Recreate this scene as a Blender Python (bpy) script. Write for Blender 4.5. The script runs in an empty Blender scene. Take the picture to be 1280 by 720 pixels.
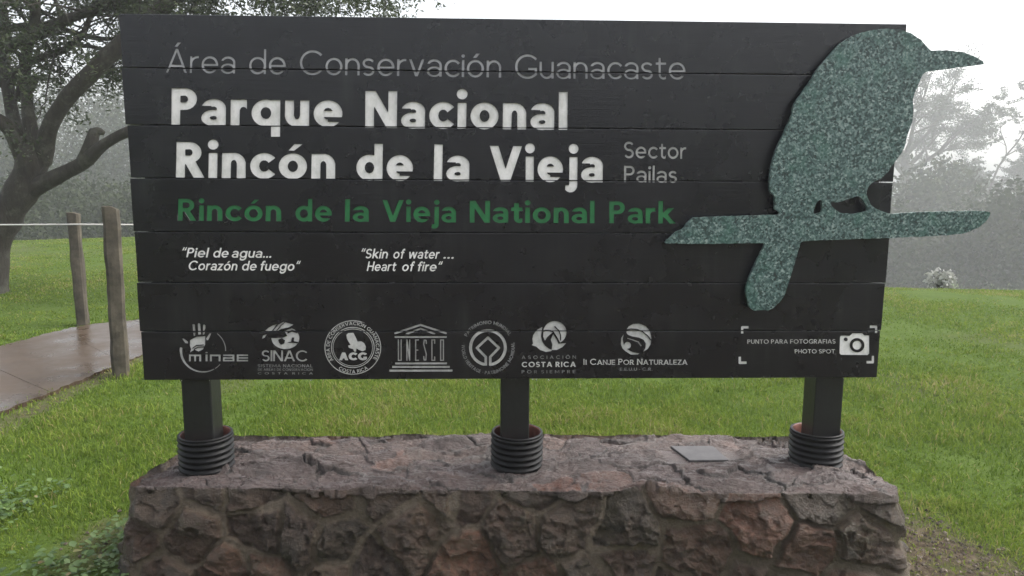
import bpy, bmesh, math, random
import numpy as np
from mathutils import Matrix, Vector

# ------------------------------------------------------------------ camera, sky, sun, exposure
SC = bpy.context.scene
COL = SC.collection
CAM = np.array([-0.1283, -2.9942, 1.6260])
RX, RY, RZ = -0.149473, -0.005856, -0.035049
FOC = 945.0

def _rot():
    cx, sx, cy, sy, cz, sz = math.cos(RX), math.sin(RX), math.cos(RY), math.sin(RY), math.cos(RZ), math.sin(RZ)
    yw = np.array([[cz, -sz, 0], [sz, cz, 0], [0, 0, 1]])
    pt = np.array([[1, 0, 0], [0, cx, -sx], [0, sx, cx]])
    rl = np.array([[cy, 0, sy], [0, 1, 0], [-sy, 0, cy]])
    return yw @ pt @ rl
M3 = _rot()
cam_data = bpy.data.cameras.new('camera')
cam_data.sensor_width = 36.0
cam_data.lens = FOC / 1280 * 36
cam_data.clip_start = 0.05
cam_data.clip_end = 1000
cam = bpy.data.objects.new('camera', cam_data)
COL.objects.link(cam)
mw = Matrix.Identity(4)
for i in range(3):
    mw[i][0] = M3[i, 0]; mw[i][1] = M3[i, 2]; mw[i][2] = -M3[i, 1]; mw[i][3] = CAM[i]
cam.matrix_world = mw
SC.camera = cam

SUN_EL, SUN_AZ = math.radians(50), math.radians(80)      # azimuth measured from +Y towards +X
world = bpy.data.worlds.new('World')
SC.world = world
world.use_nodes = True
wn = world.node_tree
wn.nodes.clear()
sky = wn.nodes.new('ShaderNodeTexSky')
sky.sky_type = 'NISHITA'
sky.sun_disc = False
sky.sun_elevation = SUN_EL
sky.sun_rotation = SUN_AZ
sky.air_density = 1.0
sky.dust_density = 6.0
sky.ozone_density = 1.0
hs = wn.nodes.new('ShaderNodeHueSaturation')
hs.inputs['Saturation'].default_value = 0.30
bg = wn.nodes.new('ShaderNodeBackground')
bg.inputs['Strength'].default_value = 0.15
wo = wn.nodes.new('ShaderNodeOutputWorld')
wn.links.new(sky.outputs[0], hs.inputs['Color'])
wn.links.new(hs.outputs[0], bg.inputs['Color'])
wn.links.new(bg.outputs[0], wo.inputs['Surface'])

sun_data = bpy.data.lights.new('sun', 'SUN')
sun_data.energy = 0.7
sun_data.angle = math.radians(25)
sun_data.color = (1.0, 0.96, 0.9)
sun = bpy.data.objects.new('sun', sun_data)
COL.objects.link(sun)
sdir = Vector((math.sin(SUN_AZ) * math.cos(SUN_EL), math.cos(SUN_AZ) * math.cos(SUN_EL), math.sin(SUN_EL)))
sun.rotation_euler = sdir.to_track_quat('Z', 'Y').to_euler()

SC.view_settings.view_transform = 'Standard'
SC.view_settings.look = 'None'
SC.view_settings.gamma = 1.0
SC.view_settings.use_curve_mapping = False
SC.view_settings.exposure = 1.58
SC.cycles.max_bounces = 6
SC.cycles.diffuse_bounces = 3
SC.cycles.glossy_bounces = 3
SC.cycles.transparent_max_bounces = 8
SC.cycles.volume_bounces = 3

# ------------------------------------------------------------------ helpers
rng = np.random.default_rng(7)
random.seed(7)

def ony(x, y, Y):
    """photo pixel(s) -> point(s) on the vertical plane y = Y"""
    x = np.asarray(x, float); y = np.asarray(y, float)
    d = np.stack([(x - 640) / FOC, np.ones_like(x), -(y - 360) / FOC], -1) @ M3.T
    t = (Y - CAM[1]) / d[..., 1:2]
    return CAM + t * d

def onz(x, y, Z):
    x = np.asarray(x, float); y = np.asarray(y, float)
    d = np.stack([(x - 640) / FOC, np.ones_like(x), -(y - 360) / FOC], -1) @ M3.T
    t = (Z - CAM[2]) / d[..., 2:3]
    return CAM + t * d

def tag(o, label=None, cat=None, group=None, kind=None):
    if label: o['label'] = label
    if cat: o['category'] = cat
    if group: o['group'] = group
    if kind: o['kind'] = kind
    return o

def link(o, parent=None):
    COL.objects.link(o)
    if parent is not None:
        o.parent = parent
        o.matrix_parent_inverse = Matrix.Identity(4)
        o.location = Vector(o.location) - world_loc(parent)
    return o

def world_loc(o):
    v = Vector(o.location)
    while o.parent is not None:
        o = o.parent
        v = v + Vector(o.location)
    return v

def thing(name, loc, label, cat, group=None):
    o = bpy.data.objects.new(name, None)
    o.empty_display_size = 0.1
    o.location = loc
    COL.objects.link(o)
    return tag(o, label, cat, group)

def np_mesh(name, verts, faces, mats=(), smooth=False):
    """verts (n,3); faces: array (m,k) or list of such arrays"""
    me = bpy.data.meshes.new(name)
    verts = np.asarray(verts, np.float32)
    if not isinstance(faces, list): faces = [faces]
    faces = [np.asarray(f, np.int32) for f in faces if len(f)]
    nl = sum(f.size for f in faces); npoly = sum(len(f) for f in faces)
    me.vertices.add(len(verts)); me.vertices.foreach_set('co', verts.ravel())
    me.loops.add(nl); me.polygons.add(npoly)
    me.loops.foreach_set('vertex_index', np.concatenate([f.ravel() for f in faces]))
    st, tot, s = [], [], 0
    for f in faces:
        k = f.shape[1]
        st.append(s + np.arange(len(f)) * k); tot.append(np.full(len(f), k)); s += f.size
    me.polygons.foreach_set('loop_start', np.concatenate(st).astype(np.int32))
    me.polygons.foreach_set('loop_total', np.concatenate(tot).astype(np.int32))
    me.polygons.foreach_set('use_smooth', np.full(npoly, smooth))
    me.update(calc_edges=True)
    me.validate()
    for m in (mats if isinstance(mats, (list, tuple)) else [mats]): me.materials.append(m)
    return me

def attr(me, name, vals):
    a = me.attributes.new(name, 'FLOAT', 'POINT')
    a.data.foreach_set('value', np.asarray(vals, np.float32))

def mesh_obj(name, me, parent=None, loc=None):
    """mesh given in world coordinates; origin is moved to loc"""
    o = bpy.data.objects.new(name, me)
    if loc is not None:
        me.transform(Matrix.Translation(-Vector(loc)))
        o.location = loc
    elif parent is not None:
        p = world_loc(parent)
        me.transform(Matrix.Translation(-p))
        o.location = p
    return link(o, parent)

def bm_obj(name, bm, mat, parent=None, loc=None, smooth=False):
    me = bpy.data.meshes.new(name)
    bm.normal_update()
    bm.to_mesh(me); bm.free()
    for m in (mat if isinstance(mat, (list, tuple)) else [mat]): me.materials.append(m)
    if smooth:
        me.polygons.foreach_set('use_smooth', np.full(len(me.polygons), True))
    return mesh_obj(name, me, parent, loc)

def bm_box(x0, x1, y0, y1, z0, z1, bev=0.0, seg=2):
    bm = bmesh.new()
    bmesh.ops.create_cube(bm, size=1)
    for v in bm.verts:
        v.co = Vector((x0 + (v.co.x + .5) * (x1 - x0), y0 + (v.co.y + .5) * (y1 - y0), z0 + (v.co.z + .5) * (z1 - z0)))
    if bev:
        bmesh.ops.bevel(bm, geom=list(bm.edges), offset=bev, segments=seg, profile=.5, affect='EDGES')
    return bm

# value noise, vectorised
def _hash(ix, iy, iz, seed):
    h = (ix.astype(np.int64) * 374761393 + iy.astype(np.int64) * 668265263 + iz.astype(np.int64) * 2147483647 + seed * 974634777) & 0xffffffff
    h = ((h ^ (h >> 13)) * 1274126177) & 0xffffffff
    h = ((h ^ (h >> 15)) * 2246822519) & 0xffffffff
    return ((h ^ (h >> 16)) & 0xffffff) / float(0xffffff)

def noise3(p, scale, seed=0):
    q = np.asarray(p, float) * scale
    i = np.floor(q).astype(np.int64); f = q - i
    f = f * f * (3 - 2 * f)
    r = 0
    for dx in (0, 1):
        for dy in (0, 1):
            for dz in (0, 1):
                w = (f[:, 0] if dx else 1 - f[:, 0]) * (f[:, 1] if dy else 1 - f[:, 1]) * (f[:, 2] if dz else 1 - f[:, 2])
                r = r + w * _hash(i[:, 0] + dx, i[:, 1] + dy, i[:, 2] + dz, seed)
    return r * 2 - 1

def fbm(p, scale, octs=4, seed=0):
    a, s, r = 1.0, scale, 0
    for k in range(octs):
        r = r + a * noise3(p, s, seed + k * 17); a *= .5; s *= 2.03
    return r

def sstep(a, b, x):
    t = np.clip((x - a) / (b - a), 0, 1)
    return t * t * (3 - 2 * t)

# ------------------------------------------------------------------ materials
class NT:
    def __init__(self, name):
        self.m = bpy.data.materials.new(name); self.m.use_nodes = True
        self.t = self.m.node_tree; self.t.nodes.clear()
        self.out = self.t.nodes.new('ShaderNodeOutputMaterial')
        self.b = self.t.nodes.new('ShaderNodeBsdfPrincipled')
        self.t.links.new(self.b.outputs[0], self.out.inputs[0])
    def n(self, kind, **kw):
        nd = self.t.nodes.new('ShaderNode' + kind)
        for k, v in kw.items(): setattr(nd, k, v)
        return nd
    def l(self, a, b): self.t.links.new(a, b)
    def coord(self, kind='Object'): return self.n('TexCoord').outputs[kind]
    def mapping(self, vec, scale=(1, 1, 1)):
        mp = self.n('Mapping'); self.l(vec, mp.inputs['Vector']); mp.inputs['Scale'].default_value = scale
        return mp.outputs[0]
    def noise(self, vec, scale, detail=4, rough=.6, dist=0):
        nd = self.n('TexNoise'); self.l(vec, nd.inputs['Vector'])
        nd.inputs['Scale'].default_value = scale; nd.inputs['Detail'].default_value = detail
        nd.inputs['Roughness'].default_value = rough; nd.inputs['Distortion'].default_value = dist
        return nd.outputs['Fac']
    def ramp(self, fac, stops, interp='LINEAR'):
        r = self.n('ValToRGB'); r.color_ramp.interpolation = interp
        el = r.color_ramp.elements
        while len(el) < len(stops): el.new(.5)
        for e, (p, c) in zip(el, stops):
            e.position = p; e.color = (c, c, c, 1) if isinstance(c, (int, float)) else (*c, 1)
        self.l(fac, r.inputs[0]); return r.outputs[0]
    def mix(self, fac, a, b, mode='MIX'):
        x = self.n('Mix', data_type='RGBA', blend_type=mode)
        for s, v in ((0, fac), (6, a), (7, b)):
            if isinstance(v, (int, float)): x.inputs[s].default_value = v if s == 0 else (v, v, v, 1)
            elif isinstance(v, tuple): x.inputs[s].default_value = (*v, 1)
            else: self.l(v, x.inputs[s])
        return x.outputs[2]
    def math(self, op, a, b=None, clamp=False):
        x = self.n('Math', operation=op, use_clamp=clamp)
        for s, v in ((0, a), (1, b)):
            if v is None: continue
            if isinstance(v, (int, float)): x.inputs[s].default_value = v
            else: self.l(v, x.inputs[s])
        return x.outputs[0]
    def attr(self, name):
        a = self.n('Attribute'); a.attribute_name = name; return a.outputs['Fac']
    def bump(self, h, strength=.5, dist=.01):
        b = self.n('Bump'); b.inputs['Strength'].default_value = strength; b.inputs['Distance'].default_value = dist
        self.l(h, b.inputs['Height']); self.l(b.outputs[0], self.b.inputs['Normal'])
    def set(self, **kw):
        names = dict(col='Base Color', rough='Roughness', spec='Specular IOR Level', metal='Metallic', coat='Coat Weight', coatr='Coat Roughness')
        for k, v in kw.items():
            i = self.b.inputs[names[k]]
            if isinstance(v, (int, float)): i.default_value = v
            elif isinstance(v, tuple): i.default_value = (*v, 1)
            else: self.l(v, i)
        return self

def mat_plank():
    t = NT('charcoal_painted_wood'); c = t.coord()
    grain = t.noise(t.mapping(c, (3, 3, 70)), 2.5, 5, .6, .4)
    drip = t.noise(t.mapping(c, (26, 1, 2.2)), 1.0, 4, .6)
    blot = t.noise(c, 3.1, 3, .55)
    dirt = t.math('MULTIPLY', t.ramp(drip, [(.46, 0.), (.74, 1.)]), t.ramp(blot, [(.46, 0.), (.68, 1.)]))
    base = t.mix(t.ramp(grain, [(.3, 0.), (.7, 1.)]), (.0036, .0036, .0058), (.0064, .0063, .0092))
    col = t.mix(t.math('MULTIPLY', dirt, .8), base, (.021, .023, .023))
    fine = t.noise(c, 90, 2)
    speck = t.ramp(t.noise(c, 38, 3, .7), [(.72, 0.), (.76, 1.)])
    col = t.mix(t.math('MULTIPLY', speck, .25), col, (.12, .12, .11))
    t.set(col=col, rough=t.ramp(t.noise(c, 6, 4), [(.3, .22), (.7, .34)]), spec=.5)
    t.bump(t.math('ADD', grain, t.math('MULTIPLY', fine, .3)), .15, .003)
    return t.m

def mat_paint(name, colr, dirtc, amount=.5, rough=.45):
    t = NT(name); c = t.coord()
    d = t.ramp(t.noise(t.mapping(c, (9, 9, 6)), 3, 5, .7), [(.42, 0.), (.75, 1.)])
    f = t.ramp(t.noise(c, 60, 3, .7), [(.55, 0.), (.75, 1.)])
    col = t.mix(t.math('MULTIPLY', t.math('MAXIMUM', d, t.math('MULTIPLY', f, .6)), amount), colr, dirtc)
    t.set(col=col, rough=rough)
    t.bump(t.noise(c, 120, 3), .15, .002)
    return t.m

def mat_bird():
    t = NT('speckled_teal_metal'); c = t.coord()
    v = t.n('TexVoronoi'); t.l(c, v.inputs['Vector']); v.inputs['Scale'].default_value = 135
    sp = t.n('SeparateColor'); t.l(v.outputs['Color'], sp.inputs[0])
    n1 = t.noise(c, 60, 6, .8, 1.0)
    mixv = t.math('ADD', t.math('MULTIPLY', sp.outputs[0], .32), t.math('MULTIPLY', n1, .80))
    col = t.ramp(mixv, [(.37, (.006, .017, .015)), (.48, (.024, .056, .051)), (.57, (.058, .108, .100)), (.67, (.115, .178, .164)), (.77, (.27, .335, .31))])
    green = t.ramp(t.noise(c, 12, 4, .6), [(.5, 0.), (.72, 1.)])
    col = t.mix(t.math('MULTIPLY', green, .45), col, (.03, .12, .085))
    t.set(col=col, rough=t.ramp(n1, [(.3, .32), (.7, .6)]), spec=.5)
    t.bump(n1, .5, .004)
    return t.m

def mat_simple(name, colr, rough=.5, var=.35, scale=20, bump=.2, spec=.5):
    t = NT(name); c = t.coord()
    n = t.noise(c, scale, 5, .65)
    dark = tuple(x * (1 - var) for x in colr); lite = tuple(min(1, x * (1 + var)) for x in colr)
    t.set(col=t.mix(t.ramp(n, [(.3, 0.), (.7, 1.)]), dark, lite), rough=rough, spec=spec)
    t.bump(t.noise(c, scale * 3, 4), bump, .004)
    return t.m

def mat_stone():
    t = NT('wet_volcanic_masonry'); c = t.coord()
    tone, mort, top = t.attr('tone'), t.attr('mortar'), t.attr('topness')
    fine = t.noise(c, 55, 6, .75)
    mid = t.noise(c, 11, 5, .65, .5)
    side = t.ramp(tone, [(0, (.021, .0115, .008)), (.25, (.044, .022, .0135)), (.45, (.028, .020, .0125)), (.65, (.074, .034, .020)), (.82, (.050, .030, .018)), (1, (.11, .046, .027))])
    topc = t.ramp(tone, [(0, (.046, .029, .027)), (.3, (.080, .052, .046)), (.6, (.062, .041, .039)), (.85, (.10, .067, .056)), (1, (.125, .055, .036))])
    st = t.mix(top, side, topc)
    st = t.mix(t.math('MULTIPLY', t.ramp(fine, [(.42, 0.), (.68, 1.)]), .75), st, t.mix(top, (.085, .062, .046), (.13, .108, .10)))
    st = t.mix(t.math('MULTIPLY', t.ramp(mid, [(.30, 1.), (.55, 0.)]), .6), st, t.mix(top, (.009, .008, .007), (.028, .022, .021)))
    moss = t.math('MULTIPLY', t.ramp(t.noise(c, 5, 4, .6), [(.52, 0.), (.66, 1.)]), t.ramp(fine, [(.4, 0.), (.6, 1.)]))
    st = t.mix(t.math('MULTIPLY', moss, t.mix(top, .35, .12)), st, (.035, .045, .018))
    rust = t.ramp(t.noise(c, 3.4, 5, .65), [(.58, 0.), (.72, 1.)])
    st = t.mix(t.math('MULTIPLY', rust, .5), st, t.mix(top, (.075, .035, .02), (.14, .072, .048)))
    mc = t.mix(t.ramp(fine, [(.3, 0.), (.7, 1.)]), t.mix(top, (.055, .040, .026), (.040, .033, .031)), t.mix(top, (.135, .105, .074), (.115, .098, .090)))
    col = t.mix(mort, st, mc)
    col = t.mix(t.math('MULTIPLY', t.attr('crack'), .8), col, (.012, .010, .009))
    wet = t.ramp(t.noise(c, 7, 4, .6), [(.35, 0.), (.65, 1.)])
    t.set(col=col, rough=t.mix(top, t.mix(wet, .24, .55), t.mix(wet, .17, .50)), spec=.5)
    t.bump(t.math('ADD', t.math('MULTIPLY', fine, .8), t.noise(c, 150, 4, .75)), 1.0, .011)
    return t.m

def mat_leaf(name, stops, trans=.35, rough=.5, spec=.35):
    t = NT(name)
    col = t.ramp(t.attr('rnd'), stops)
    t.set(col=col, rough=rough, spec=spec)
    tr = t.n('BsdfTranslucent'); t.l(col, tr.inputs[0])
    mx = t.n('MixShader'); mx.inputs[0].default_value = trans
    t.l(t.b.outputs[0], mx.inputs[1]); t.l(tr.outputs[0], mx.inputs[2]); t.l(mx.outputs[0], t.out.inputs[0])
    return t.m

def mat_ground():
    t = NT('lawn_soil'); c = t.coord()
    n1 = t.noise(c, 3.2, 6, .7); n2 = t.noise(c, 28, 5, .75)
    g = t.mix(t.ramp(n2, [(.3, 0.), (.7, 1.)]), (.030, .050, .010), (.070, .112, .018))
    g = t.mix(t.ramp(n1, [(.35, 0.), (.7, 1.)]), g, (.07, .105, .022))
    s = t.mix(t.ramp(n2, [(.35, 0.), (.7, 1.)]), (.035, .026, .018), (.125, .10, .072))
    s = t.mix(t.math('MULTIPLY', t.ramp(t.noise(c, 11, 5, .7), [(.48, 0.), (.62, 1.)]), .7), s, (.055, .065, .02))
    t.set(col=t.mix(t.attr('dirt'), g, s), rough=.9, spec=.04)
    t.bump(t.math('ADD', n2, t.noise(c, 90, 4, .7)), .7, .02)
    return t.m

def mat_path():
    t = NT('wet_concrete'); c = t.coord()
    n = t.noise(c, 2.2, 5, .6); f = t.noise(c, 40, 4, .7)
    col = t.mix(t.ramp(n, [(.3, 0.), (.7, 1.)]), (.032, .021, .013), (.066, .046, .031))
    col = t.mix(t.math('MULTIPLY', t.ramp(f, [(.45, 0.), (.7, 1.)]), .35), col, (.06, .048, .04))
    t.set(col=col, rough=t.ramp(n, [(.3, .16), (.65, .45)]), spec=.25)
    t.bump(f, .12, .004)
    return t.m

def mat_bark(name, a, b, lich=(.12, .125, .10)):
    t = NT(name); c = t.coord()
    n = t.noise(t.mapping(c, (6, 6, 1.6)), 3, 6, .7, .4)
    l = t.ramp(t.noise(c, 5, 5, .7), [(.52, 0.), (.66, 1.)])
    col = t.mix(t.ramp(n, [(.3, 0.), (.7, 1.)]), a, b)
    t.set(col=t.mix(t.math('MULTIPLY', l, .55), col, lich), rough=.8, spec=.25)
    t.bump(n, .8, .03)
    return t.m

MT = dict(
    plank=mat_plank(),
    post=mat_simple('dark_painted_post', (.0065, .0075, .0078), .42, .4, 18, .25),
    white=mat_paint('weathered_white_paint', (.78, .765, .745), (.26, .27, .22), .5),
    grey=mat_paint('thin_grey_paint', (.42, .42, .43), (.14, .14, .145), .6),
    logo=mat_paint('dirty_white_paint', (.50, .495, .48), (.16, .16, .15), .7),
    faint=mat_paint('worn_grey_paint', (.22, .22, .22), (.06, .06, .06), .85),
    green=mat_paint('green_paint', (.018, .175, .052), (.012, .075, .030), .6, .4),
    bird=mat_bird(),
    stone=mat_stone(),
    pipe=mat_simple('black_plastic_pipe', (.005, .005, .0055), .48, .3, 15, .1, .16),
    rust=mat_simple('red_rust_lining', (.14, .045, .03), .6, .5, 22, .3),
    plate=mat_simple('grey_metal_plate', (.062, .058, .058), .5, .35, 14, .15, .3),
    wood=mat_simple('weathered_mossy_post', (.058, .050, .037), .75, .6, 9, .8, .25),
    wire=mat_simple('pale_fence_wire', (.45, .44, .42), .5, .1, 9, 0),
    bark=mat_bark('lichened_bark', (.017, .0145, .0115), (.040, .034, .026), (.085, .088, .066)),
    farbark=mat_bark('dark_bark', (.03, .025, .02), (.06, .05, .04)),
    leaf=mat_leaf('tree_leaf', [(0, (.018, .028, .012)), (.5, (.035, .052, .018)), (1, (.06, .075, .025))], .3),
    farleaf=mat_leaf('woodland_leaf', [(0, (.016, .024, .012)), (.5, (.030, .040, .018)), (1, (.048, .060, .026))], .25, .7, .1),
    paleleaf=mat_leaf('pale_leaf', [(0, (.10, .11, .09)), (.5, (.26, .27, .24)), (1, (.45, .45, .42))], .2),
    grass=mat_leaf('grass_blade', [(0, (.055, .098, .010)), (.4, (.100, .158, .022)), (.75, (.155, .210, .034)), (.93, (.165, .215, .036)), (1, (.26, .235, .10))], .42, .6, .05),
    weed=mat_leaf('weed_leaf', [(0, (.028, .058, .014)), (.5, (.06, .11, .024)), (.9, (.10, .155, .04)), (1, (.16, .12, .05))], .3, .42, .45),
    crumb=mat_leaf('soil_crumb', [(0, (.022, .017, .012)), (.6, (.06, .047, .035)), (1, (.14, .115, .09))], 0.0, .75, .2),
    ground=mat_ground(), path=mat_path(),
    drop=None,
)
_t = NT('water'); _t.set(col=(.9, .92, .92), rough=.05, spec=.5); _t.b.inputs['Transmission Weight'].default_value = 1.0; _t.b.inputs['IOR'].default_value = 1.33
MT['drop'] = _t.m

# ------------------------------------------------------------------ terrain
def terrain(x, y):
    x = np.asarray(x, float); y = np.asarray(y, float)
    d = np.hypot(x - CAM[0], y - CAM[1])
    ang = np.arctan2(x - CAM[0], y - CAM[1])
    right = sstep(-.22, .22, ang) * (y > CAM[1])
    dy = y - CAM[1] + .15 * np.abs(x - 4)
    z = -right * (np.clip(dy - 10.0, 0, 3)**2 / 6 * .180 + np.clip(dy - 13.0, 0, 46) * .180)
    left = 1 - sstep(-.30, -.12, ang)
    z = z - left * (y > 0) * (np.clip(d - 20, 0, 3)**2 / 6 * .085 + np.clip(d - 23, 0, 60) * .085)
    return z

def dirt_mask(x, y):
    p = np.stack([x, y, np.zeros_like(x)], -1)
    n = fbm(p, 2.3, 4, 5)
    m = sstep(1.0, .25, np.hypot((x - 1.85) / .42, (y - .05) / .75) + n * .35)
    m2 = sstep(1.0, .2, np.hypot((x + 1.8) / .32, (y - .1) / .5) + n * .7) * .6
    m4 = sstep(.22, .02, np.abs(x + 3.26 + .05 * n) ) * sstep(4.2, 3.6, y) * sstep(.5, 1.2, y) * .8
    m3 = sstep(.45, .9, fbm(p, .9, 3, 41)) * .35
    m5 = sstep(-.95, -1.7, y + .4 * n) * sstep(7.5, 5.5, np.abs(x))      # unseen bare soil, added to cut green light bouncing onto the sign
    return np.clip(np.maximum.reduce([m, m2, m3, m4, m5]), 0, 1)

def build_ground():
    k = np.linspace(-1, 1, 341)
    w = np.sign(k) * (3.2 * np.abs(k) * 1.9 + 195 * np.abs(k) ** 5)
    X, Y = np.meshgrid(w, w + 1.5)
    P = np.stack([X.ravel(), Y.ravel(), np.zeros(X.size)], -1)
    z = terrain(P[:, 0], P[:, 1]) + (fbm(P, 1.3, 4, 3) * .018 + fbm(P, 14, 3, 4) * .006) * np.exp(-np.hypot(P[:, 0], P[:, 1]) / 25)
    P[:, 2] = z - .012
    n = len(k)
    i = np.arange(n * n).reshape(n, n)
    F = np.stack([i[:-1, :-1], i[:-1, 1:], i[1:, 1:], i[1:, :-1]], -1).reshape(-1, 4)
    me = np_mesh('ground', P, F, MT['ground'], True)
    attr(me, 'dirt', dirt_mask(P[:, 0], P[:, 1]))
    tag(mesh_obj('ground', me), 'wet lawn ground of dark soil and short grass', 'ground', kind='structure')
build_ground()

# path: comes from the near left, runs away and bends right behind the sign
PATH_NEAR = np.array([(-6.2, -3.6), (-4.6, -.6), (-3.75, 1.2), (-3.44, 2.05), (-3.32, 2.79), (-3.25, 3.4), (-3.1, 3.85), (-2.5, 4.35), (-1.2, 5.2), (.3, 6.8), (1.6, 9.3), (2.2, 12.5)])
PATH_FAR = np.array([(-8.4, -2.6), (-6.6, .6), (-5.6, 2.2), (-4.98, 3.2), (-4.68, 4.03), (-4.52, 4.75), (-4.30, 5.15), (-3.6, 5.55), (-2.2, 6.3), (-.9, 7.6), (.3, 9.8), (.9, 12.7)])
def resample(P, n):
    t = np.concatenate([[0], np.cumsum(np.linalg.norm(np.diff(P, axis=0), axis=1))])
    idx = np.linspace(0, len(P) - 1, n)
    out = np.zeros((n, P.shape[1]))
    for c in range(P.shape[1]):
        pts = P[:, c]; m = np.gradient(pts)
        i = np.clip(idx.astype(int), 0, len(P) - 2); f = idx - i
        out[:, c] = ((2 * f**3 - 3 * f**2 + 1) * pts[i] + (f**3 - 2 * f**2 + f) * m[i] + (-2 * f**3 + 3 * f**2) * pts[i + 1] + (f**3 - f**2) * m[i + 1])
    return out
PN, PF = resample(PATH_NEAR, 200), resample(PATH_FAR, 200)
def build_path():
    rows = []
    g = [52, 96, 140]                          # expansion joints
    V, F = [], []
    start = 0
    segs = [(0, 40), (40, 66), (66, 92), (92, 118), (118, 199)]
    for a, b in segs:
        m = 12
        base = len(V)
        for r in range(a, b + 1):
            f = r
            for j in range(m + 1):
                s = j / m
                p = PN[f] * (1 - s) + PF[f] * s
                if r == a: p = p + (PN[min(f + 1, 199)] - PN[f]) * .07
                if r == b: p = p - (PN[f] - PN[f - 1]) * .07
                e = .012 * math.sin(r * 1.7) + .01 * math.sin(r * .6)
                if j == 0 or j == m: p = p + (PN[f] - PF[f]) * (e * (1 if j == 0 else -1)) * .6
                V.append((p[0], p[1], float(terrain(p[0], p[1])) + .010 - .006 * math.sin(math.pi * s)))
        nr = b - a + 1
        top = lambda r, j: base + r * (m + 1) + j
        for r in range(nr - 1):
            for j in range(m):
                F.append((top(r, j), top(r, j + 1), top(r + 1, j + 1), top(r + 1, j)))
        ring = [top(0, j) for j in range(m + 1)] + [top(r, m) for r in range(1, nr)] + [top(nr - 1, j) for j in range(m - 1, -1, -1)] + [top(r, 0) for r in range(nr - 2, 0, -1)]
        lo = len(V)
        for q in ring: V.append((V[q][0], V[q][1], V[q][2] - .09))
        for k in range(len(ring)):
            k2 = (k + 1) % len(ring)
            F.append((ring[k], lo + k, lo + k2, ring[k2]))
    me = np_mesh('path', V, np.array(F)[:, ::-1], MT['path'], False)
    tag(mesh_obj('path', me), 'wet brownish concrete footpath curving behind the sign', 'path', kind='structure')
build_path()

def in_poly(x, y, poly):
    c = np.zeros(len(x), bool)
    j = len(poly) - 1
    for i in range(len(poly)):
        xi, yi = poly[i]; xj, yj = poly[j]
        k = ((yi > y) != (yj > y)) & (x < (xj - xi) * (y - yi) / (yj - yi + 1e-12) + xi)
        c ^= k; j = i
    return c
PATH_POLY = np.concatenate([PN + (PF - PN) * .045, (PF + (PN - PF) * .03)[::-1]])

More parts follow.
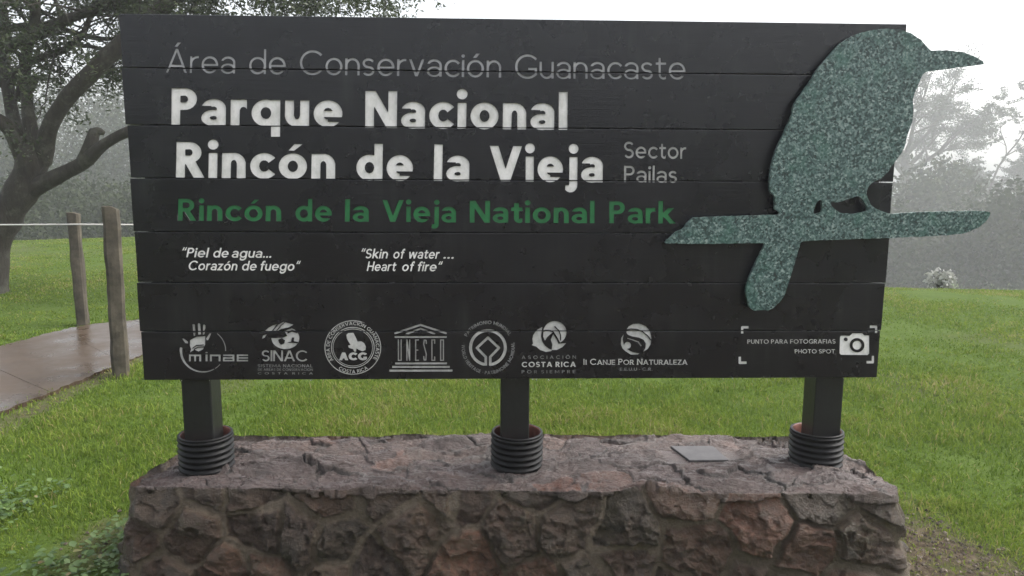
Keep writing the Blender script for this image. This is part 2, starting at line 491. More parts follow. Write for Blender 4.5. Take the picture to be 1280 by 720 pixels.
# ------------------------------------------------------------------ stone plinth
TOPZ = .40
RIM = np.array([(-1.55, -.105), (1.485, -.235), (1.435, .41), (-1.44, .47)])
def build_plinth():
    # rounded outline, counter-clockwise from the near left corner
    NP = 1500
    pts = []
    rad = .05
    for k in range(4):
        p0, p1, p2 = RIM[k - 1], RIM[k], RIM[(k + 1) % 4]
        a = (p0 - p1) / np.linalg.norm(p0 - p1); b = (p2 - p1) / np.linalg.norm(p2 - p1)
        A, B = p1 + a * rad, p1 + b * rad
        for s in np.linspace(0, 1, 8):
            pts.append((1 - s)**2 * A + 2 * s * (1 - s) * p1 + s * s * B)
    pts = np.array(pts + [pts[0]])
    t = np.concatenate([[0], np.cumsum(np.linalg.norm(np.diff(pts, axis=0), axis=1))])
    q = np.linspace(0, t[-1], NP, endpoint=False)
    O = np.stack([np.interp(q, t, pts[:, 0]), np.interp(q, t, pts[:, 1])], -1)
    tan = np.roll(O, -6, 0) - np.roll(O, 6, 0); tan /= np.linalg.norm(tan, axis=1)[:, None]
    nor = np.stack([tan[:, 1], -tan[:, 0]], -1)
    # side wall, stones by a three-dimensional cell pattern
    NH = 104
    zs = np.linspace(TOPZ, -.06, NH)
    flare = TOPZ - zs
    fk = .14 + .12 * np.clip(nor[:, 0], 0, 1)
    S = np.zeros((NH, NP, 3))
    S[..., :2] = O[None] + nor[None] * flare[:, None, None] * fk[None, :, None]
    S[..., 2] = zs[:, None]
    Nn = np.zeros_like(S); Nn[..., :2] = nor[None]; Nn[..., 2] = .15
    P = S.reshape(-1, 3); N = Nn.reshape(-1, 3)
    r = np.random.default_rng(12)
    seeds = []
    for u in np.arange(0, t[-1], .205):
        for kz, z in enumerate((.37, .21, .04, -.1)):
            uu = (u + (.1 if kz % 2 else 0) + r.uniform(-.085, .085)) % t[-1]
            i = int(uu / t[-1] * NP) % NP
            zz = z + r.uniform(-.065, .065)
            if r.random() < .12: continue
            seeds.append((*(O[i] + nor[i] * (TOPZ - zz) * .13), zz))
    seeds = np.array(seeds)
    warp = np.stack([fbm(P, 5, 4, 1), fbm(P, 5, 4, 2), fbm(P, 5, 4, 3)], -1) * .030
    def cells(Q, seeds):
        ids, ed = np.zeros(len(Q), int), np.zeros(len(Q))
        for c in range(0, len(Q), 6000):
            D = np.linalg.norm(Q[c:c + 6000, None] - seeds[None], axis=2)
            o = np.argpartition(D, 2, axis=1)[:, :2]
            d = np.take_along_axis(D, o, 1); sw = d[:, 0] > d[:, 1]
            o[sw] = o[sw][:, ::-1]; d[sw] = d[sw][:, ::-1]
            ids[c:c + 6000] = o[:, 0]
            gap = np.linalg.norm(seeds[o[:, 0]] - seeds[o[:, 1]], axis=1)
            ed[c:c + 6000] = (d[:, 1]**2 - d[:, 0]**2) / (2 * gap)
        return ids, ed
    ids, ed = cells(P + warp, seeds)
    tone = r.random(len(seeds))[ids]
    jw = .012 + .012 * (fbm(P, 3.2, 3, 9) + .5)
    mort = sstep(1.0, .55, ed / np.clip(jw, .004, .05))
    tilt = r.normal(0, .11, (len(seeds), 3)); off = r.uniform(-.008, .012, len(seeds))
    rel = P - seeds[ids]
    body = off[ids] + (rel * tilt[ids]).sum(1) + .016 * np.clip(ed / .045, 0, 1)**.5
    chip = np.abs(fbm(P * np.array([1, 1, 1.7]), 8, 5, 21)) * .011 - np.abs(fbm(P, 21, 4, 23)) * .0055 + fbm(P, 60, 3, 22) * .0026
    tb = fbm(P * np.array([1, 1, 1.5]), 7, 4, 33) * 5
    ter = (np.floor(tb) + sstep(.75, 1.0, tb - np.floor(tb))) * .0030
    disp = body * (1 - mort) + (chip + ter) * (1 - .7 * mort) - .002 * mort + fbm(P, 22, 3, 5) * .004
    fs = np.concatenate([P[r.integers(0, len(P), 1500)] + r.normal(0, .012, (1500, 3))])
    fid, fed = cells(P + warp * .5, fs)
    fac = r.uniform(-.004, .005, 1500)[fid] + ((P - fs[fid]) * r.normal(0, .11, (1500, 3))[fid]).sum(1)
    disp = disp + fac * (1 - .8 * mort)
    cor = sstep(.05, .3, np.abs(N[:, 0] * N[:, 1]))
    disp = np.minimum(np.maximum(disp, -.03), (.040 - .024 * cor) + .008 * fbm(P, 12, 3, 24))
    disp = disp * (.30 + .70 * sstep(.01, .13, TOPZ - P[:, 2]))
    # a slab course overhangs the top edge
    rimn = fbm(np.stack([P[:, 0], P[:, 1], P[:, 0] * 0], -1), 4.2, 5, 50)
    rimn = rimn + .5 * np.floor(rimn * 3)
    lip = sstep(.024 + .020 * rimn, .016 + .018 * rimn, TOPZ - P[:, 2] + .008 * fbm(P, 30, 3, 52))
    disp = disp * (1 - .6 * lip) + lip * (.008 + .010 * rimn)
    S = (P + N * disp[:, None]).reshape(NH, NP, 3)
    # top: rings inset to a centre line
    NR = 96
    c0, c1 = np.array([-1.2, .18]), np.array([1.16, .09])
    ax = (c1 - c0); L = np.linalg.norm(ax); ax /= L
    med = c0[None] + np.clip((S[0, :, :2] - c0) @ ax, 0, L)[:, None] * ax[None]
    ss = np.linspace(1, 0, NR) ** 1.0
    T = np.zeros((NR, NP, 3))
    T[..., :2] = med[None] + (S[0, :, :2] - med)[None] * ss[:, None, None]
    Q = T.reshape(-1, 3).copy(); Q[:, 2] = 0
    ts = []
    for x in np.arange(-1.75, 1.75, .235):
        for y in np.arange(-.4, .7, .135):
            if r.random() < .15: continue
            ts.append((x + r.uniform(-.12, .12), y + r.uniform(-.065, .065), 0))
    ts = np.array(ts)
    wq = np.stack([fbm(Q, 7, 4, 61), fbm(Q, 7, 4, 62), np.zeros(len(Q))], -1) * .05
    sc = np.array([.72, 1.3, 1])
    tid, ted = cells((Q + wq) * sc, ts * sc)
    ttilt = r.normal(0, .045, (len(ts), 2)); toff = r.uniform(-.007, .009, len(ts))
    trel = Q - ts[tid]
    jw2 = .004 + .011 * sstep(.0, .8, fbm(Q, 3.5, 3, 70))
    tm = sstep(1.0, .4, ted / jw2)
    crack = sstep(.006, .0, ted) * sstep(-.05, .25, fbm(Q, 5, 2, 75))
    fb = fbm(Q * np.array([.6, 1.6, 1]), 6.5, 5, 80) * 6
    fq = fb - np.floor(fb)
    flake = (np.floor(fb) + sstep(.86, 1.0, fq)) * .0052
    ledge = sstep(.10, .0, fq) * sstep(.2, .5, fbm(Q, 3.0, 3, 84) + .25)
    zt = toff[tid] + (trel[:, :2] * ttilt[tid]).sum(1) + flake
    zt = zt * (1 - .6 * tm) + fbm(Q, 26, 5, 90) * .0034 - crack * .016 + fbm(Q, 1.6, 3, 95) * .012
    edge = np.repeat(ss, NP)
    zt = zt - sstep(.93, 1.0, edge) * (.006 + .008 * fbm(Q, 12, 3, 97))
    px_, py_ = Q[:, 0] - .815, Q[:, 1] - .172
    seat = sstep(1.35, 1.0, np.maximum(np.abs(px_) / .15, np.abs(py_) / .10))
    zt = zt * (1 - seat) + np.minimum(zt, .004) * seat
    T[..., 2] = TOPZ + zt.reshape(NR, NP)
    S[0, :, 2] = T[0, :, 2]
    T[0, :, :2] = S[0, :, :2]
    V = np.concatenate([S.reshape(-1, 3), T[1:].reshape(-1, 3)])
    i = np.arange(NH * NP).reshape(NH, NP); j = np.concatenate([i[:1], (NH * NP + np.arange((NR - 1) * NP)).reshape(NR - 1, NP)])
    def quads(g):
        h = np.roll(g, -1, 1)
        return np.stack([g[:-1], g[1:], h[1:], h[:-1]], -1).reshape(-1, 4)
    F = np.concatenate([quads(i), quads(j)[:, ::-1]])
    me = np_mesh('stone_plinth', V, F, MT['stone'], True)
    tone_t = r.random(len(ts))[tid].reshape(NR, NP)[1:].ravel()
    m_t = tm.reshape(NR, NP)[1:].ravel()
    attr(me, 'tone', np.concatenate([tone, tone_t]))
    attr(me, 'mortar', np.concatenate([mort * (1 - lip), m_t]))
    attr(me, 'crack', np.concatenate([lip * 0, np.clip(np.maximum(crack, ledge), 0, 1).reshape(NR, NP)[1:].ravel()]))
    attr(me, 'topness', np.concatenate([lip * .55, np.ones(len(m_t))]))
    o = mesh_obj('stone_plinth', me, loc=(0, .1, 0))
    tag(o, 'low rough plinth of dark brown stones in mortar under the big sign', 'plinth')
build_plinth()

# ------------------------------------------------------------------ two-dimensional shape fields: lettering and emblems
class Field:
    """signed fields on a grid; negative inside"""
    def __init__(self, x0, x1, y0, y1, cell):
        self.xs = np.arange(x0, x1 + cell, cell); self.ys = np.arange(y0, y1 + cell, cell)
        self.X, self.Y = np.meshgrid(self.xs, self.ys)
        self.F = np.full(self.X.shape, 1e3)
    def E(s, cx, cy, rx, ry=None):
        ry = rx if ry is None else ry
        rx = max(rx, 1e-4); ry = max(ry, 1e-4)
        return (np.hypot((s.X - cx) / rx, (s.Y - cy) / ry) - 1) * min(rx, ry)
    def B(s, x0, y0, x1, y1):
        return np.maximum(np.abs(s.X - (x0 + x1) / 2) - abs(x1 - x0) / 2, np.abs(s.Y - (y0 + y1) / 2) - abs(y1 - y0) / 2)
    def R(s, cx, cy, rx, ry, tx, ty=None):
        ty = tx if ty is None else ty
        return np.maximum(s.E(cx, cy, rx, ry), -s.E(cx, cy, rx - tx, ry - ty))
    def H(s, x0, y0, x1, y1):
        """half plane, inside on the left of the direction p0 -> p1"""
        dx, dy = x1 - x0, y1 - y0; l = math.hypot(dx, dy)
        return -((s.Y - y0) * dx - (s.X - x0) * dy) / l
    def P(s, poly):
        d = np.full(s.X.shape, 1e9); c = np.zeros(s.X.shape, bool)
        n = len(poly)
        for i in range(n):
            (x0, y0), (x1, y1) = poly[i], poly[(i + 1) % n]
            ex, ey = x1 - x0, y1 - y0
            wx, wy = s.X - x0, s.Y - y0
            t = np.clip((wx * ex + wy * ey) / (ex * ex + ey * ey + 1e-12), 0, 1)
            d = np.minimum(d, (wx - ex * t)**2 + (wy - ey * t)**2)
            if abs(ey) > 1e-12:
                k = ((y0 > s.Y) != (y1 > s.Y)) & (s.X < ex * (s.Y - y0) / ey + x0)
                c ^= k
        d = np.sqrt(d)
        return np.where(c, -d, d)
    def S(s, pts, w, w2=None, butt=True):
        """stroke along a polyline, optionally tapering"""
        n = len(pts); f = np.full(s.X.shape, 1e9); w2 = w if w2 is None else w2
        for i in range(n - 1):
            (x0, y0), (x1, y1) = pts[i], pts[i + 1]
            ex, ey = x1 - x0, y1 - y0; l = math.hypot(ex, ey) + 1e-9; ex /= l; ey /= l
            a = (s.X - x0) * ex + (s.Y - y0) * ey; b = -(s.X - x0) * ey + (s.Y - y0) * ex
            ha = (w + (w2 - w) * i / (n - 1)) / 2; hb = (w + (w2 - w) * (i + 1) / (n - 1)) / 2
            hw = ha + (hb - ha) * np.clip(a / l, 0, 1)
            f = np.minimum(f, np.maximum(np.abs(a - l / 2) - l / 2, np.abs(b) - hw))
            if i > 0 or not butt: f = np.minimum(f, np.hypot(s.X - x0, s.Y - y0) - ha)
            if i == n - 2 and not butt: f = np.minimum(f, np.hypot(s.X - x1, s.Y - y1) - hb)
        return f
    def add(s, *fs):
        for f in fs: s.F = np.minimum(s.F, f)
        return s
    def sub(s, *fs):
        for f in fs: s.F = np.maximum(s.F, -f)
        return s

def arc(cx, cy, rx, ry, a0, a1, n=24):
    t = np.radians(np.linspace(a0, a1, n))
    return [(cx + rx * math.cos(a), cy + ry * math.sin(a)) for a in t]

def contours(F, xs, ys):
    F = np.pad(F, 1, constant_values=1e3)
    F = np.where(np.abs(F) < 1e-9, 1e-9, F)
    cx, cy = xs[1] - xs[0], ys[1] - ys[0]
    ins = F < 0
    code = ins[:-1, :-1] * 1 + ins[:-1, 1:] * 2 + ins[1:, 1:] * 4 + ins[1:, :-1] * 8
    ii, jj = np.nonzero((code > 0) & (code < 15))
    nxt = {}
    def pt(k):
        h, i, j = k
        if h == 0:
            a, b = F[i, j], F[i, j + 1]; t = min(max(a / (a - b), 0), 1) if abs(a) < 900 and abs(b) < 900 else (.5)
            return (xs[0] + (j - 1 + t) * cx, ys[0] + (i - 1) * cy)
        a, b = F[i, j], F[i + 1, j]; t = min(max(a / (a - b), 0), 1) if abs(a) < 900 and abs(b) < 900 else (.5)
        return (xs[0] + (j - 1) * cx, ys[0] + (i - 1 + t) * cy)
    TBL = {1: [(3, 0)], 2: [(0, 1)], 3: [(3, 1)], 4: [(1, 2)], 5: [(3, 0), (1, 2)], 6: [(0, 2)], 7: [(3, 2)], 8: [(2, 3)], 9: [(2, 0)], 10: [(0, 1), (2, 3)], 11: [(2, 1)], 12: [(1, 3)], 13: [(1, 0)], 14: [(0, 3)]}
    for i, j in zip(ii.tolist(), jj.tolist()):
        e = [(0, i, j), (1, i, j + 1), (0, i + 1, j), (1, i, j)]
        for a, b in TBL[int(code[i, j])]: nxt[e[a]] = e[b]
    loops = []
    while nxt:
        k, v = next(iter(nxt.items())); loop = []; s = k
        while k in nxt:
            loop.append(pt(k)); k = nxt.pop(k)
        if len(loop) > 3: loops.append(np.array(loop))
    return loops

def simplify(L, tol):
    """closed Douglas-Peucker"""
    n = len(L)
    if n < 6: return L
    a = int(np.argmax(np.hypot(*(L - L.mean(0)).T))); L = np.roll(L, -a, 0)
    b = int(np.argmax(np.hypot(*(L - L[0]).T)))
    Q = np.concatenate([L, L[:1]]); keep = np.zeros(n + 1, bool); keep[[0, b, n]] = True
    st = [(0, b), (b, n)]
    while st:
        i, j = st.pop()
        if j - i < 2: continue
        p, q = Q[i], Q[j]; d = q - p; l = np.hypot(*d)
        r = Q[i + 1:j] - p
        ds = np.abs(d[0] * r[:, 1] - d[1] * r[:, 0]) / l if l > 1e-9 else np.hypot(*r.T)
        m = int(np.argmax(ds))
        if ds[m] > tol:
            keep[i + 1 + m] = True; st += [(i, i + 1 + m), (i + 1 + m, j)]
    R = Q[keep][:-1]
    return R

# a humanist sans: each glyph is drawn from rings, bars and strokes
CAPH, XH, ASC, DSC = .70, .495, .72, .20
def glyph(f, ch, w):
    """draws ch into field f, returns its width"""
    t = w * .86 if w > .11 else w * .96
    X, C = XH, CAPH
    ring, box, E, S, P, H = f.R, f.B, f.E, f.S, f.P, f.H
    mx = np.maximum
    bx = .252 + .10 * (w - .1); by = X / 2 + .008; W = 2 * bx
    acc = None
    base = {'á': 'a', 'é': 'e', 'í': 'i', 'ó': 'o', 'ú': 'u', 'Á': 'A', 'Ó': 'O', 'Í': 'I'}.get(ch)
    if base:
        width = glyph(f, base, w)
        cx = width / 2; y0 = (X if ch.islower() else C) + .06
        f.add(P([(cx - .07 - w * .1, y0), (cx + .02, y0), (cx + .10 + w * .45, y0 + .13), (cx + .01 + w * .05, y0 + .13)]))
        return width
    if ch in 'odqbpge':
        f.add(ring(bx, X / 2, bx, by, w, t))
        if ch == 'd': f.add(box(W - w, 0, W, ASC))
        if ch == 'b': f.add(box(0, 0, w, ASC))
        if ch == 'p': f.add(box(0, -DSC, w, X))
        if ch == 'q': f.add(box(W - w, -DSC, W, X))
        if ch == 'g':
            f.add(box(W - w, 0, W, X), mx(ring(bx, 0, bx, DSC + .02, w, t), mx(H(W, 0, 0, 0), -box(-.1, -.3, bx * .45, .05))))
            f.add(mx(ring(bx, 0, bx, DSC + .02, w, t), H(1, 0, 0, 0)) * 1 if False else mx(mx(ring(bx, .02, bx, DSC + .03, w, t), f.Y - .02), -(f.X - bx * .25)))
        if ch == 'e':
            f.sub(box(bx, X * .5 - t * .45 - .085 - .02 * (w < .1), W + .1, X * .5 - t * .45))
            f.add(box(w * .6, X * .5 - t * .45, W - w * .35, X * .5 + t * .38))
        return W
    if ch == 'c':
        f.add(mx(ring(bx, X / 2, bx, by, w, t), -P([(bx * 1.02, X / 2), (bx + .5, X / 2 + .40), (bx + .5, X / 2 - .40)])))
        return W * .86
    if ch == 'a':
        a = .435 + .1 * (w - .1); cx = a / 2
        top = mx(ring(cx, X - .17, cx, .178, w, t), mx(-(f.Y - (X - .17)), -box(-.1, 0, cx * .8, X - .125)))
        f.add(top, box(a - w, 0, a, X - .165))
        f.add(ring(cx - .004, .146, cx, .154, w * .95, t * .82))
        return a
    if ch in 'nhmru':
        n = .43 + .15 * (w - .1); r = n / 2
        if ch == 'u':
            f.add(mx(ring(r, r, r, r + .008, w, t), f.Y - r), box(0, r, w, X), box(n - w, 0, n, X)); return n
        f.add(box(0, 0, w, ASC if ch == 'h' else X))
        if ch == 'r':
            f.add(mx(ring(.235, X - .225, .235, .232, w, t), mx(-(f.Y - X + .225), f.X - (.27 + .35 * (w - .08))))); return .27 + .35 * (w - .08)
        f.add(mx(ring(r, X - r, r, r + .008, w, t), -(f.Y - X + r)), box(n - w, 0, n, X - r))
        if ch == 'm':
            o = n - w
            f.add(mx(ring(o + r, X - r, r, r + .008, w, t), -(f.Y - X + r)), box(o + n - w, 0, o + n, X - r)); return o + n
        return n
    if ch in 'ij':
        d = max(w * .6, .05) if w > .1 else w * .75
        x = 0 if ch == 'i' else .05
        f.add(box(x, 0 if ch == 'i' else -.06, x + w, X), E(x + w / 2, X + .06 + d, d))
        if ch == 'j':
            f.add(mx(ring(x + w - .14, -.06, .14, .145, w, t), mx(f.Y + .06, -(f.X + .03)))); return x + w
        return w
    if ch == 'l': f.add(box(0, 0, w, ASC)); return w
    if ch == 't':
        x = .085
        f.add(box(x, .12, x + w, .63), box(0, X - t, .30 + w * .2, X), mx(ring(x + .15, .145, .15, .153, w, t), mx(f.Y - .145, f.X - .31 - w * .1))); return .31 + w * .1
    if ch == 'f':
        x = .085
        f.add(box(x, 0, x + w, ASC - .14), box(0, X - t, .29, X), mx(ring(x + .15, ASC - .15, .15, .158, w, t), mx(-(f.Y - ASC + .15), f.X - .31))); return .29
    if ch in 's S'.replace(' ', ''):
        hgt, wd = (X, .36 + .15 * (w - .1)) if ch == 's' else (C, .46 + .15 * (w - .1))
        u = t * .98; r = (hgt + .016 - u) / 4; cx = wd / 2; rx = (wd - w) / 2
        pts = arc(cx, hgt + .008 - u / 2 - r, rx, r, 28, 200, 16) + arc(cx, hgt + .008 - u / 2 - r, rx, r, 220, 268, 6)
        pts += arc(cx, -.008 + u / 2 + r, rx, r, 88, 40, 6) + arc(cx, -.008 + u / 2 + r, rx, r, 20, -152, 16)
        f.add(S(pts, u * 1.04)); return wd
    if ch in 'vV':
        hgt = X if ch == 'v' else C; wd = (.46 if ch == 'v' else .64) + .3 * (w - .1); k = w * 1.08
        f.add(P([(0, hgt), (k, hgt), (wd / 2, k * 1.35), (wd - k, hgt), (wd, hgt), (wd / 2 + k * .52, 0), (wd / 2 - k * .52, 0)])); return wd
    if ch in 'wW':
        hgt = X if ch == 'w' else C; wd = (.70 if ch == 'w' else .95) + .5 * (w - .1); k = w * 1.05; q = wd / 4
        for x0, x1 in ((0, q), (2 * q, q), (2 * q, 3 * q), (4 * q, 3 * q)):
            s = k / 2 * (1 if x0 < x1 else -1) if x0 in (0, 4 * q) else 0
            f.add(mx(S([(x0 + s - (x1 - x0 - s) * .2, hgt * 1.2), (x1 + (x1 - x0 - s) * .0, 0)], w), np.abs(f.Y - hgt / 2) - hgt / 2))
        return wd
    if ch == 'k':
        f.add(box(0, 0, w, ASC))
        cut = np.abs(f.Y - X / 2) - X / 2
        f.add(mx(S([(w * .9, .22), (.42, X + .05)], w), cut), mx(S([(w * .9 + .06, .29), (.46, -.05)], w), cut)); return .44
    if ch == 'z' or ch == 'Z':
        hgt, wd = (X, .38) if ch == 'z' else (C, .5)
        f.add(box(0, hgt - t, wd, hgt), box(0, 0, wd, t), mx(S([(-.02 + w * .5, -.02), (wd - w * .5 + .02, hgt + .02)], w * 1.05), np.abs(f.Y - hgt / 2) - hgt / 2)); return wd
    if ch == 'A':
        wd = .64 + .25 * (w - .1); k = w * 1.06
        f.add(P([(0, 0), (k, 0), (wd / 2, C - k * 1.3), (wd - k, 0), (wd, 0), (wd / 2 + k * .52, C), (wd / 2 - k * .52, C)]))
        f.add(mx(box(.1, .17, wd - .1, .17 + t), P([(0, 0), (wd, 0), (wd / 2, C)]))); return wd
    if ch in 'OQCGD':
        R_ = .37
        if ch == 'D':
            f.add(mx(ring(.22, C / 2, R_ - .02, C / 2, w, t), -(f.X - .22)), box(0, 0, .22, t), box(0, C - t, .22, C), box(0, 0, w, C)); return .22 + R_ - .02
        if ch in 'OQ':
            f.add(ring(R_, C / 2, R_, C / 2 + .01, w, t)); return 2 * R_
        f.add(mx(ring(R_, C / 2, R_, C / 2 + .01, w, t), -P([(R_ * 1.05, C / 2 - (.0 if ch == 'C' else .02)), (R_ + .6, C / 2 + .52), (R_ + .6, C / 2 - (.52 if ch == 'C' else .04))])))
        if ch == 'G':
            f.sub(box(R_ + .27, C / 2 - .1, 1.2, C * .8)); f.sub(box(R_ + .285, -.1, 1.2, C))
            f.add(box(R_ + .02, C / 2 - .03 - t, R_ + .285, C / 2 - .03), box(R_ + .285 - w, .1, R_ + .285, C / 2 - .03)); return R_ + .285
        return 2 * R_ * .9
    if ch in 'PRB':
        r = .205
        f.add(box(0, 0, w, C), box(0, C - t, .25, C), box(0, C - 2 * r, .25, C - 2 * r + t), mx(ring(.25, C - r, .20 + .2 * (w - .1), r, w, t), -(f.X - .25)))
        wd = .45 + .2 * (w - .1)
        if ch == 'R':
            f.add(mx(S([(.20, C - 2 * r + .12), (wd - w * .4 + .06, -.06)], w * 1.08), np.abs(f.Y - .17) - .17)); return wd + .05
        if ch == 'B':
            f.add(box(0, 0, .25, t), mx(ring(.25, .16, .23, .16, w, t), -(f.X - .25)))
        return wd
    if ch in 'NM':
        wd = (.56 if ch == 'N' else .72) + .5 * (w - .1)
        f.add(box(0, 0, w, C), box(wd - w, 0, wd, C)); cut = np.abs(f.Y - C / 2) - C / 2
        if ch == 'N': f.add(mx(P([(0, C), (w * 1.15, C), (wd, 0), (wd - w * 1.15, 0)]), cut))
        else: f.add(mx(P([(0, C), (w * 1.1, C), (wd / 2 + w * .45, .12), (wd / 2 - w * .45, .12)]), cut), mx(P([(wd, C), (wd - w * 1.1, C), (wd / 2 - w * .45, .12), (wd / 2 + w * .45, .12)]), cut))
        return wd
    if ch in 'HELFTIUJ':
        if ch == 'H': f.add(box(0, 0, w, C), box(.54 - w, 0, .54, C), box(0, C / 2 - t / 2, .54, C / 2 + t / 2)); return .54
        if ch == 'I': f.add(box(0, 0, w, C)); return w
        if ch == 'T': f.add(box(.26 - w / 2, 0, .26 + w / 2, C), box(0, C - t, .52, C)); return .52
        if ch == 'U': f.add(mx(ring(.27, .27, .27, .278, w, t), f.Y - .27), box(0, .27, w, C), box(.54 - w, .27, .54, C)); return .54
        if ch == 'J': f.add(mx(ring(.16, .17, .19, .178, w, t), f.Y - .17), box(.35 - w, .17, .35, C)); return .35
        f.add(box(0, 0, w, C))
        if ch in 'EF': f.add(box(0, C - t, .43, C), box(0, C / 2 - t / 2, .40, C / 2 + t / 2))
        if ch in 'EL': f.add(box(0, 0, .43 if ch == 'E' else .40, t))
        return .43 if ch != 'L' else .40
    if ch == '.': f.add(E(w * .6, w * .55, w * .6)); return w * 1.2
    if ch == '-': f.add(box(0, .22, .2, .22 + t)); return .2
    if ch == '*': f.add(E(.06, .33, .06)); return .12
    if ch in '“':
        for o in (0, .15): f.add(P([(o, .50), (o + .10, .50), (o + .145, .74), (o + .075, .74)]))
        return .29
    return .25

_gc = {}
def glyph_field(ch, w, serif):
    k = (ch, round(w, 4), serif)
    if k not in _gc:
        f = Field(-.12, 1.12, -.3, .98, .0095 if w > .1 else .008)
        wd = glyph(f, ch, w)
        if serif and ch in 'IPNRLEAJHU':
            s = w * .8
            for (x, y) in {'I': [(w / 2, 0), (w / 2, CAPH)], 'P': [(w / 2, 0)], 'R': [(w / 2, 0), (wd - w * .6, 0)], 'N': [(w / 2, 0), (wd - w / 2, CAPH)], 'A': [(w * .6, 0), (wd - w * .6, 0)], 'L': [(w / 2, CAPH)], 'J': [(wd - w / 2, CAPH)], 'U': [(w / 2, CAPH), (wd - w / 2, CAPH)]}.get(ch, []):
                q_ = .062 if ch == 'I' else .1
                f.add(f.B(x - q_, y - (s if y else 0), x + q_, y + (0 if y else s)))
        if serif and ch == 'I': wd += .05
        _gc[k] = (f, wd)
    return _gc[k]

SEAM_PX_L = [17, 84, 155, 222, 289, 352, 413, 475]
SIGN_W, SIGN_H, SIGN_Z = 3.0, 1.41, .80
SEAMZ = [float(ony(160, y, 0)[2]) for y in (84.5, 156, 222.5, 289.5, 353, 414.5)]
SEAMGAP = .0016

def field_loops(F, f, topx, tol, cut=True):
    """contours of a field -> loops in sign coordinates (x, z); seams between planks are cut out"""
    if cut:
        px = topx(f.X.ravel(), f.Y.ravel())
        W3 = ony(px[:, 0], px[:, 1], 0.0)
        z = W3[:, 2].reshape(f.X.shape)
        sel = F < .02 if False else None
        m = abs((z[-1, 0] - z[0, 0]) / (f.ys[-1] - f.ys[0])) + 1e-9
        for s in SEAMZ:
            if z.min() < s < z.max():
                F = np.maximum(F, -(np.abs(z - s) - SEAMGAP) / m)
    out = []
    for L in contours(F, f.xs, f.ys):
        L = simplify(L, tol)
        if len(L) < 3: continue
        a = .5 * np.sum(L[:, 0] * np.roll(L[:, 1], -1) - np.roll(L[:, 0], -1) * L[:, 1])
        if abs(a) < tol * tol * 20: continue
        px = topx(L[:, 0], L[:, 1])
        W3 = ony(px[:, 0], px[:, 1], 0.0)
        out.append(W3[:, [0, 2]])
    return out

def word(text, p0, p1, cap, w, track=.075, shear=0.0, serif=False, small=1.0):
    """text set from pixel p0 to p1 along its baseline, cap height in pixels"""
    xs, items = 0.0, []
    for k, ch in enumerate(text):
        if ch == ' ': xs += .26; continue
        f, wd = glyph_field(ch, w, serif)
        sc = 1.0 if (small == 1.0 or k == 0 or text[k - 1] == ' ') else small
        items.append((ch, f, xs, sc)); xs += wd * sc + track
    tot = xs - track
    p0 = np.array(p0, float); p1 = np.array(p1, float)
    L = np.hypot(*(p1 - p0)); d = (p1 - p0) / L; n = np.array([d[1], -d[0]])
    su, sv = L / tot, cap / CAPH
    loops = []
    for ch, f, x, sc in items:
        def topx(u, v, x=x, sc=sc):
            uu = (x + u * sc + shear * v * sc * sv / su * 1.0) * su; vv = v * sc * sv
            return p0[None] + uu[:, None] * d[None] + vv[:, None] * n[None]
        loops += field_loops(f.F.copy(), f, topx, .0035)
    return loops

def ring_text(text, c, r, a0, a1, cap, w, inner=False, asp=1.0):
    """text around a circle in pixels; a0 -> a1 degrees, 0 = right, 90 = up"""
    xs, items = 0.0, []
    for ch in text:
        if ch == ' ': xs += .3; continue
        f, wd = glyph_field(ch, w, False)
        items.append((f, xs, wd)); xs += wd + .10
    tot = xs - .10
    loops = []
    for f, x, wd in items:
        def topx(u, v, x=x):
            a = np.radians(a0 + (a1 - a0) * (x + u) / tot)
            rr = r + (v if not inner else -v) * cap / CAPH
            return np.stack([c[0] + rr * np.cos(a), c[1] - rr * np.sin(a) * asp], -1)
        loops += field_loops(f.F.copy(), f, topx, .006, cut=False)
    return loops

# ------------------------------------------------------------------ the sign
sign = thing('park_sign', (0, .09, .38), 'big charcoal wooden national park sign with white and green carved lettering and teal bird cutout', 'sign')

def loops_curve(loops, extrude):
    cu = bpy.data.curves.new('shape', 'CURVE'); cu.dimensions = '2D'; cu.fill_mode = 'BOTH'; cu.extrude = extrude
    for L in loops:
        s = cu.splines.new('POLY'); s.points.add(len(L) - 1)
        co = np.zeros((len(L), 4)); co[:, :2] = L; co[:, 3] = 1
        s.points.foreach_set('co', co.ravel()); s.use_cyclic_u = True
    o = bpy.data.objects.new('shape', cu); COL.objects.link(o)
    me = bpy.data.meshes.new_from_object(o.evaluated_get(bpy.context.evaluated_depsgraph_get()))
    bpy.data.objects.remove(o); bpy.data.curves.remove(cu)
    return me

def sheet(name, loops, mat, Y, parent, label=None):
    """flat painted shape facing the viewer, standing on the plane y = Y"""
    me = loops_curve(loops, 0.0)
    R = Matrix(((1, 0, 0, 0), (0, 0, -1, Y), (0, 1, 0, 0), (0, 0, 0, 1)))
    me.transform(R)
    me.materials.clear(); me.materials.append(mat)
    o = mesh_obj(name, me, parent)
    if label: o['label'] = label
    return o

CUT = []           # loops to be routed into the planks
DEPTH = .0042
def carved(name, loops, mat, label, words=None):
    CUT.extend(loops)
    painted(name, loops, mat, label, words, DEPTH - .0005)
def painted(name, loops, mat, label, words=None, Y=-.0016):
    if words is None:
        return sheet(name, loops, mat, Y, sign, label)
    for n, txt in words:                       # one part per word
        sheet(name, loops[:n], mat, Y, sign, label % txt)
        loops = loops[n:]
class Line:
    def __init__(self): self.loops, self.words = [], []
    def put(self, text, *a, **k):
        L = word(text, *a, **k); self.loops += L; self.words.append((len(L), text)); return self

